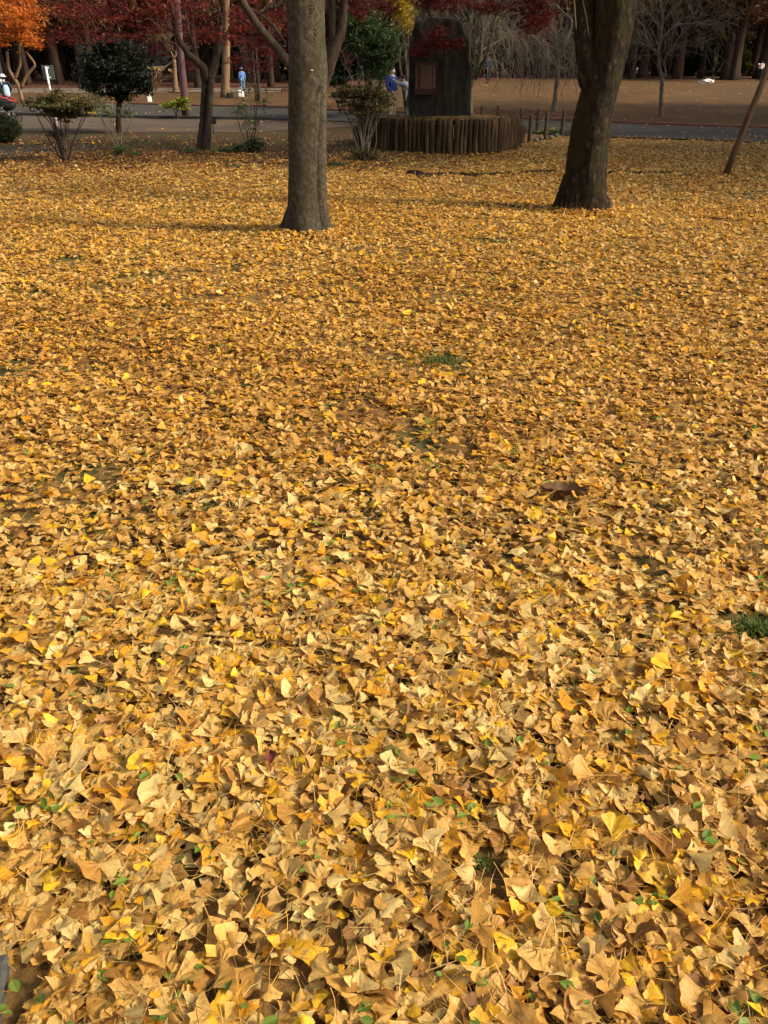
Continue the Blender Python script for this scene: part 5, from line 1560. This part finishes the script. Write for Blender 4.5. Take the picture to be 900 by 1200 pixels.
rt, ph2, kh = person('person in light blue clothes and a blue cap, standing by the tan trunk', (285, 109), 79, 0.4, M_LBLUE, M_LBLUE2, None, hat=M_LBLUE)
person('distant person in a long dark coat, right of the stone', (571, 98), 65.5, 0.2, M_NAVY, M_BLACK, dict(kl=(-.08, -.1, .5), al=(-.08, -.22, .12), tl=(-.08, -.1, .04)))
person('distant person in a white jacket and black trousers bending at the right edge', (888, 96), 69.5, -0.5, M_WHITEC, M_BLACK, dict(chest=(0, .14, 1.24), neck=(0, .26, 1.34), chin=(0, .32, 1.38), head=(0, .36, 1.45), crown=(0, .38, 1.52), sl=(-.18, .18, 1.32), sr=(.18, .18, 1.32), el=(-.2, .3, 1.1), wl=(-.15, .45, .98), er=(.2, .3, 1.1), wr=(.15, .45, .98)))


def carrier(px, py, w, h, m, label, lift=0.0):
    p = G(px, py)
    root = empty('bag', p + np.array([0, 0, lift]), label, 'bag')
    b = MB()
    b.box((0, 0, h / 2), (w, w * 0.6, h), 0.3, taper=0.85)
    o = b.build('pouch', m, root, smooth=True, world=False)
    bv = o.modifiers.new('bevel', 'BEVEL'); bv.width = w * 0.15; bv.segments = 3
    b = MB(); b.tube([(-w * .25, 0, h * .95), (-w * .15, 0, h * 1.3), (w * .15, 0, h * 1.3), (w * .25, 0, h * .95)], 0.012, 6); b.build('handle', m, root, world=False)
carrier(270, 115.5, 0.42, 0.30, M_BLACK, 'black bag on the ground beside the tan trunk')
carrier(282.5, 114, 0.36, 0.38, M_WHITEC, 'white bag on the ground below the person in blue')
carrier(570.5, 92, 0.14, 0.26, M_WHITEC, 'small white bag carried by the distant person in the long dark coat', 0.25)
carrier(175.5, 120, 0.24, 0.26, M_WHITEC, 'small white bag on the far side of the road under the dark evergreen tree')
p = G(828, 98)
b = MB(); b.ball((0, 0, 0.10), (.42, .25, .14), 22, 12, disp=lambda V: V * (1 + 0.30 * np.sin(V[..., :1] * 7 + V[..., 1:2] * 5) * np.cos(V[..., 2:] * 6)))
o = b.build('crumpled_sheet', M_WHITEC, smooth=False); o.location = tuple(p)
tag(o, 'crumpled white sheet lying on the field in front of the wood', 'cloth')

# stroller at the left edge
p = G(8, 144)
SR = empty('stroller', p, 'black pushchair with red trim, cut by the left edge', 'pushchair', rz=0.0)
sc_ = 1.0
b = MB(); b.ball((0.02, 0, 0.52), (.36, .24, .17), 18, 10, disp=lambda V: V * (1 + 0.1 * (V[..., :1] > 0))); b.build('seat', M_BLACK, SR, world=False)
b = MB(); b.ball((-0.28, 0, .62), (.28, .25, .20), 18, 8, zmin=-0.2); b.build('canopy', M_BLACK, SR, world=False)
b = MB(); b.tube([(-.02, -.25, .78), (.12, -.26, .74), (.27, -.25, .70), (.38, -.18, .63), (.38, .18, .63), (.27, .25, .70), (-.02, .25, .78)], .018, 8); b.build('red_trim', M_REDT, SR, world=False)
for sy in (-.24, .24):
    b = MB(); b.tube([(-.45, sy, .92), (-.1, sy, .55), (.30, sy, .15)], .014, 8); b.tube([(.1, sy, .5), (-.22, sy, .12)], .014, 8); b.build('frame', M_GREYPL, SR, world=False)
    for wx in (-.24, .32):
        th = np.linspace(0, 2 * math.pi, 19)
        b = MB(); b.tube([(wx + math.cos(a) * .10, sy, .12 + math.sin(a) * .10) for a in th], .02, 7, caps=False); w = b.build('wheel', M_RUBBER, SR, world=False)
        b = MB(); b.tube([(wx, sy - .02, .12), (wx, sy + .02, .12)], .03, 10); b.tube([(wx - .09, sy, .12), (wx + .09, sy, .12)], .006, 5); b.tube([(wx, sy, .03), (wx, sy, .21)], .006, 5); b.build('hub', M_GREYPL, w, world=False)
b = MB(); b.tube([(-.45, -.24, .92), (-.50, -.2, .97), (-.50, .2, .97), (-.45, .24, .92)], .018, 8); b.build('handle', M_RUBBER, SR, world=False)

# low barrier and a yellow crate behind the left shrubs
p = G(120, 136)
LB = empty('barrier', p, 'low white barrier with a yellow panel behind the left shrubs', 'barrier')
for x in (97, 113, 131):
    q = G(x, 136); b = MB(); b.tube([q, at(x, 121, q[1])], 0.03, 10); b.build('post', M_PALEPATH, LB)
for yy in (122.5, 129):
    b = MB(); A, B = at(96, yy, p[1]), at(132, yy, p[1]); b.tube([A, B], 0.025, 8); b.build('rail', M_PALEPATH, LB)
A, B = at(98, 130, p[1] - 0.04), at(113, 136, p[1] - 0.04)
b = MB(); b.box((A + B) / 2, (B[0] - A[0], 0.03, A[2] - B[2])); b.build('panel', cloth('yellow_board', (0.45, 0.30, 0.06)), LB, smooth=False)

# scattered leaves on the field, pavement and road
x = RNG.uniform(-24, 24, 1800); y = 20 + 38 * RNG.random(1800) ** 2.6
R = rotmats(RNG.uniform(0, 6.28, 1800), RNG.uniform(0, 6.28, 1800), np.abs(RNG.normal(0, 0.5, 1800)), np.zeros(1800))
sh = dict(x=x, y=y, z=gz(x, y) + 0.045, R=R, sc=RNG.uniform(0.03, 0.06, 1800), var=RNG.integers(0, 12, 1800), tn=RNG.uniform(0.4, 1, 1800), shapes=far_['shapes'])
o = link('scattered_leaves', realise(sh, np.arange(1800), 'scattered_leaves', M_GINKGO))
tag(o, 'single yellow leaves scattered over the road and the brown field', 'leaf litter', kind='stuff')
# dull brown litter over the planting bed
n = 15000
x = RNG.uniform(-14, 1.8, n); y = RNG.uniform(15.0, 21.5, n)
k = patchy(x * 0.7, y * 0.8) > RNG.uniform(-1.2, 1.0, n)
x, y = x[k], y[k]
P = np.stack([x, y, gz(x, y) + 0.022 + 0.02 * RNG.random(len(x))], -1)
foliage('bed_litter', P, 0.032, leafmat('dull_brown_litter', [(0, (0.05, 0.022, 0.010)), (0.5, (0.13, 0.062, 0.022)), (0.85, (0.24, 0.125, 0.035)), (1, (0.46, 0.27, 0.05))], trans=0.1), 'oval', None, tilt=0.4)
tag(bpy.data.objects['bed_litter'], 'dull brown leaf litter over the planting bed behind the golden leaves', 'leaf litter', kind='stuff')
# red leaves under the maple
n = 5200
x = G(195, 172)[0] + RNG.normal(0, 2.2, n); y = 17.0 + RNG.normal(0, 1.6, n)
k = (y < 20.5)
P = np.stack([x, y, gz(x, y) + 0.03 + 0.02 * RNG.random(n)], -1)[k]
foliage('fallen_maple_leaves', P, 0.035, M_RED, 'maple', None, tilt=0.4)
tag(bpy.data.objects['fallen_maple_leaves'], 'dark red leaves fallen under the small red maple', 'leaf litter', kind='stuff')
x = RNG.uniform(-11, 9, 9000); y = RNG.uniform(13.5, 20.5, 9000)
k = patchy(x * 0.5, y * 0.6) + 0.25 * (y - 15) * (x < 0) > RNG.uniform(0.2, 1.6, 9000)
x, y = x[k], y[k]
P = np.stack([x, y, gz(x, y)], -1)
o = link('ground_grass', blades('ground_grass', P, RNG.uniform(0.04, 0.10, len(x)), 0.006, M_GRASS, lean=0.9, tint=RNG.uniform(0, 0.8, len(x))))
tag(o, 'thin olive grass under the maples and shrubs in front of the pavement', 'grass', kind='stuff')

# ------------------------------------------------------------------ the wood beyond the field
tv, cv = [], []
for v in range(5):
    b = MB()
    H = 19.0
    zz = np.array([-0.3, 0.0, 0.25, 0.6, 1.2, 2.5, 5, 9, 14, H])
    rr = np.array([1.75, 1.65, 1.4, 1.2, 1.08, 1.0, 0.9, 0.7, 0.42, 0.08]) * 0.34
    w = np.array([(0.05 * math.sin(v + z * 0.4), 0.05 * math.cos(v * 2 + z * 0.3), z) for z in zz])
    Q, R = smooth_path(w, rr, 26)
    b.tube(Q, R, 16, disp=lambda P, th, R, v=v: R * (1 + 0.14 * np.cos(5 * th + v)[None] * np.exp(-np.maximum(P[:, 2], 0) / 1.2)[:, None] + 0.04 * np.sin(9 * th + v)[None]))
    tv.append(b.mesh('trunk', M_BARKF))
    n = 3400
    z = 4.0 + 14 * RNG.random(n) ** 1.1
    rad = 2.9 * (1 - (z - 4) / 15.5) * RNG.random(n) ** 0.5
    a = RNG.uniform(0, 6.28, n)
    a = a + 0.5 * np.sin(5 * a)
    P = np.stack([np.cos(a) * rad, np.sin(a) * rad, z - 0.18 * rad + 0.5 * np.sin(a * 3 + z * 2)], -1)
    cv.append(foliage('crown', P, 0.27, M_RUST, 'needle', mesh_only=True, tilt=0.9))
    bb = MB()
    for _ in range(46):
        z0 = random.uniform(2.8, 15); a = random.uniform(0, 6.28); L = random.uniform(0.8, 2.8) * (1 - (z0 - 3) / 16)
        p0_ = np.array([0, 0, z0]); d_ = np.array([math.cos(a), math.sin(a), 0.25])
        bb.tube([p0_, p0_ + d_ * L * 0.5, p0_ + d_ * L + np.array([0, 0, -0.2])], [0.05, 0.035, 0.01], 4, caps=False)
    cv[-1] = (cv[-1], bb.mesh('branches', M_BARKF))
WG = 'conifers of the wood beyond the field'


def conifer(x, y, s, v, label, crown=True):
    z = float(gz(x, y))
    r = empty('conifer_tree', (x, y, z), label, 'tree', WG)
    r.rotation_euler = (random.uniform(-0.01, 0.01), random.uniform(-0.015, 0.015), random.uniform(0, 6.28))
    r.scale = (s, s, 1)
    for nm, me in (('trunk', tv[v]), ('crown', cv[v][0]), ('branches', cv[v][1])):
        o = bpy.data.objects.new(nm, me)
        COL.objects.link(o)
        o.parent = r
        if nm != 'trunk': o['kind'] = 'stuff'


front = [(857, 94, 17, 'second stout dark conifer from the right edge, behind the yellow green bush'), (893, 93, 22, 'stoutest dark conifer trunk at the right edge behind the person in white'), (849, 94, 11, 'slanting dark conifer left of the pair by the right edge'), (820, 92, 8, 'slim dark conifer behind the crumpled white sheet'),
         (793, 93, 12, 'dark conifer just right of the lone bare grey tree'), (753, 92, 12, 'dark conifer just left of the lone bare grey tree'), (740, 93, 9, 'dark conifer right beside the leaning mossy trunk'), (606, 92, 13, 'broad dark conifer trunk in the gap between the stone and the small weeping tree'),
         (593, 91, 8, 'slim conifer right behind the person in the long dark coat'), (632, 92, 9, 'conifer just left of the small weeping tree with J shaped limbs'), (668, 92, 9, 'conifer seen between the small weeping tree and the mossy trunk'),
         (33, 100, 9, 'conifer right of the orange tree trunk'), (70, 99, 12, 'dark conifer behind the leaning white post'), (97, 99, 10, 'dark conifer between the leaning white post and the dark evergreen tree'), (318, 103, 9, 'conifer behind the rail fence left of the nearest trunk'), (232, 103, 9, 'conifer seen through the fork of the small red maple')]
used = []
for k, (px, py, w, lab) in enumerate(front):
    p = G(px, py)
    s = w / pxm(p[1]) / 2 / 0.50
    conifer(p[0], p[1], s, k % 5, lab); used.append((p[0], p[1]))
def spread(n, y0, y1, mind, half, shade_label, s0, s1):
    c = 0; tries = 0
    while c < n and tries < 6000:
        tries += 1
        y = random.uniform(y0, y1); x = random.uniform(-half(y), half(y))
        if all((x - a) ** 2 + (y - b) ** 2 > mind ** 2 for a, b in used):
            used.append((x, y)); conifer(x, y, random.uniform(s0, s1), random.randrange(5), shade_label); c += 1
spread(95, 63, 88, 2.0, lambda y: 0.47 * y + 5, 'tall dark conifer standing in the shaded wood beyond the field', 0.6, 1.05)
spread(70, 88, 118, 2.4, lambda y: 0.47 * y + 5, 'tall dark conifer deep in the shaded wood beyond the field', 0.7, 1.3)

# conifers added just out of the picture, right of the lawn, to shade it
for k, (bx, by) in enumerate([(19, 13), (17.5, 17), (23, 16), (20, 21), (26, 20), (23, 25), (30, 25), (20.5, 29), (26, 31), (33, 30), (50, 56), (54, 62), (28, 12), (33, 18), (38, 24), (24, 9.5)]):
    conifer(bx + random.uniform(-.6, .6), by + random.uniform(-.6, .6), random.uniform(0.9, 1.25), k % 5, 'tall conifer of the wood right of the lawn')
# understorey and the far depth of the wood, which reads as one mass
ne = 26
E = [(np.array([x + random.uniform(-3, 3), random.uniform(119, 127), random.uniform(0, 9)]), (6, 3, 5)) for x in np.linspace(-72, 72, ne) for _ in (0, 1)]
foliage('far_wood', cloud_pts(E, 26000, 0.3, 40, 0.8, 0.4), 0.8, M_DARKWOOD, 'needle', None, tilt=1.0)
tag(bpy.data.objects['far_wood'], 'dark mass of undergrowth and trees closing off the wood', 'woodland', kind='stuff')
for k, (px, py, rx, ry, m, lab) in enumerate(((833, 72, 14, 16, M_GREEN, 'dark green shrub among the conifers left of the pair by the right edge'), (871, 76, 8, 16, M_LIME, 'bright yellow green bush beside the stoutest conifer at the right'), (812, 74, 10, 16, M_DKGREEN, 'dark bush behind the slim conifer near the white sheet'),
                                            (120, 84, 40, 12, M_DKGREEN, 'dark undergrowth behind the evergreen tree at the left'), (700, 86, 60, 5, M_DARKWOOD, 'low dark undergrowth at the foot of the wood behind the mossy trunk'))):
    y0 = 66 if k != 3 else 74
    p = at(px, 95, y0)
    root = empty('wood_shrub', (p[0], y0, float(gz(p[0], y0))), lab, 'shrub')
    foliage('foliage', cloud_pts([ell(px, py, rx, ry, y0, 1.2)], 1500, 0.24, 40, 0.8), 0.13, m, 'oval', root)
    for _ in range(3):
        b = MB(); q = at(px + random.uniform(-.5, .5) * rx, py, y0); b.tube([(q[0] * 0.4 + p[0] * 0.6, y0, float(gz(p[0], y0)) - 0.1), q], [0.05, 0.02], 6); b.build('stem', M_TWIGD, root)
yl = shrub('tree with sparse bright yellow leaves among the conifers at the right', (834, 95), [ell(845, 42, 10, 7, 66, 1), ell(872, 42, 8, 5, 66, 1), ell(838, 40, 8, 8, 66, 1), ell(880, 10, 14, 14, 66, 1.5), ell(858, 36, 5, 6, 66, 1)], 1100, 0.14, M_YELLOW, stems=3, stem_m=M_BARKF, sr=0.07, name='yellow_tree', cat='tree')
print('objects', len(bpy.data.objects), 'tris', sum(len(o.data.polygons) for o in bpy.data.objects if o.type == 'MESH'))
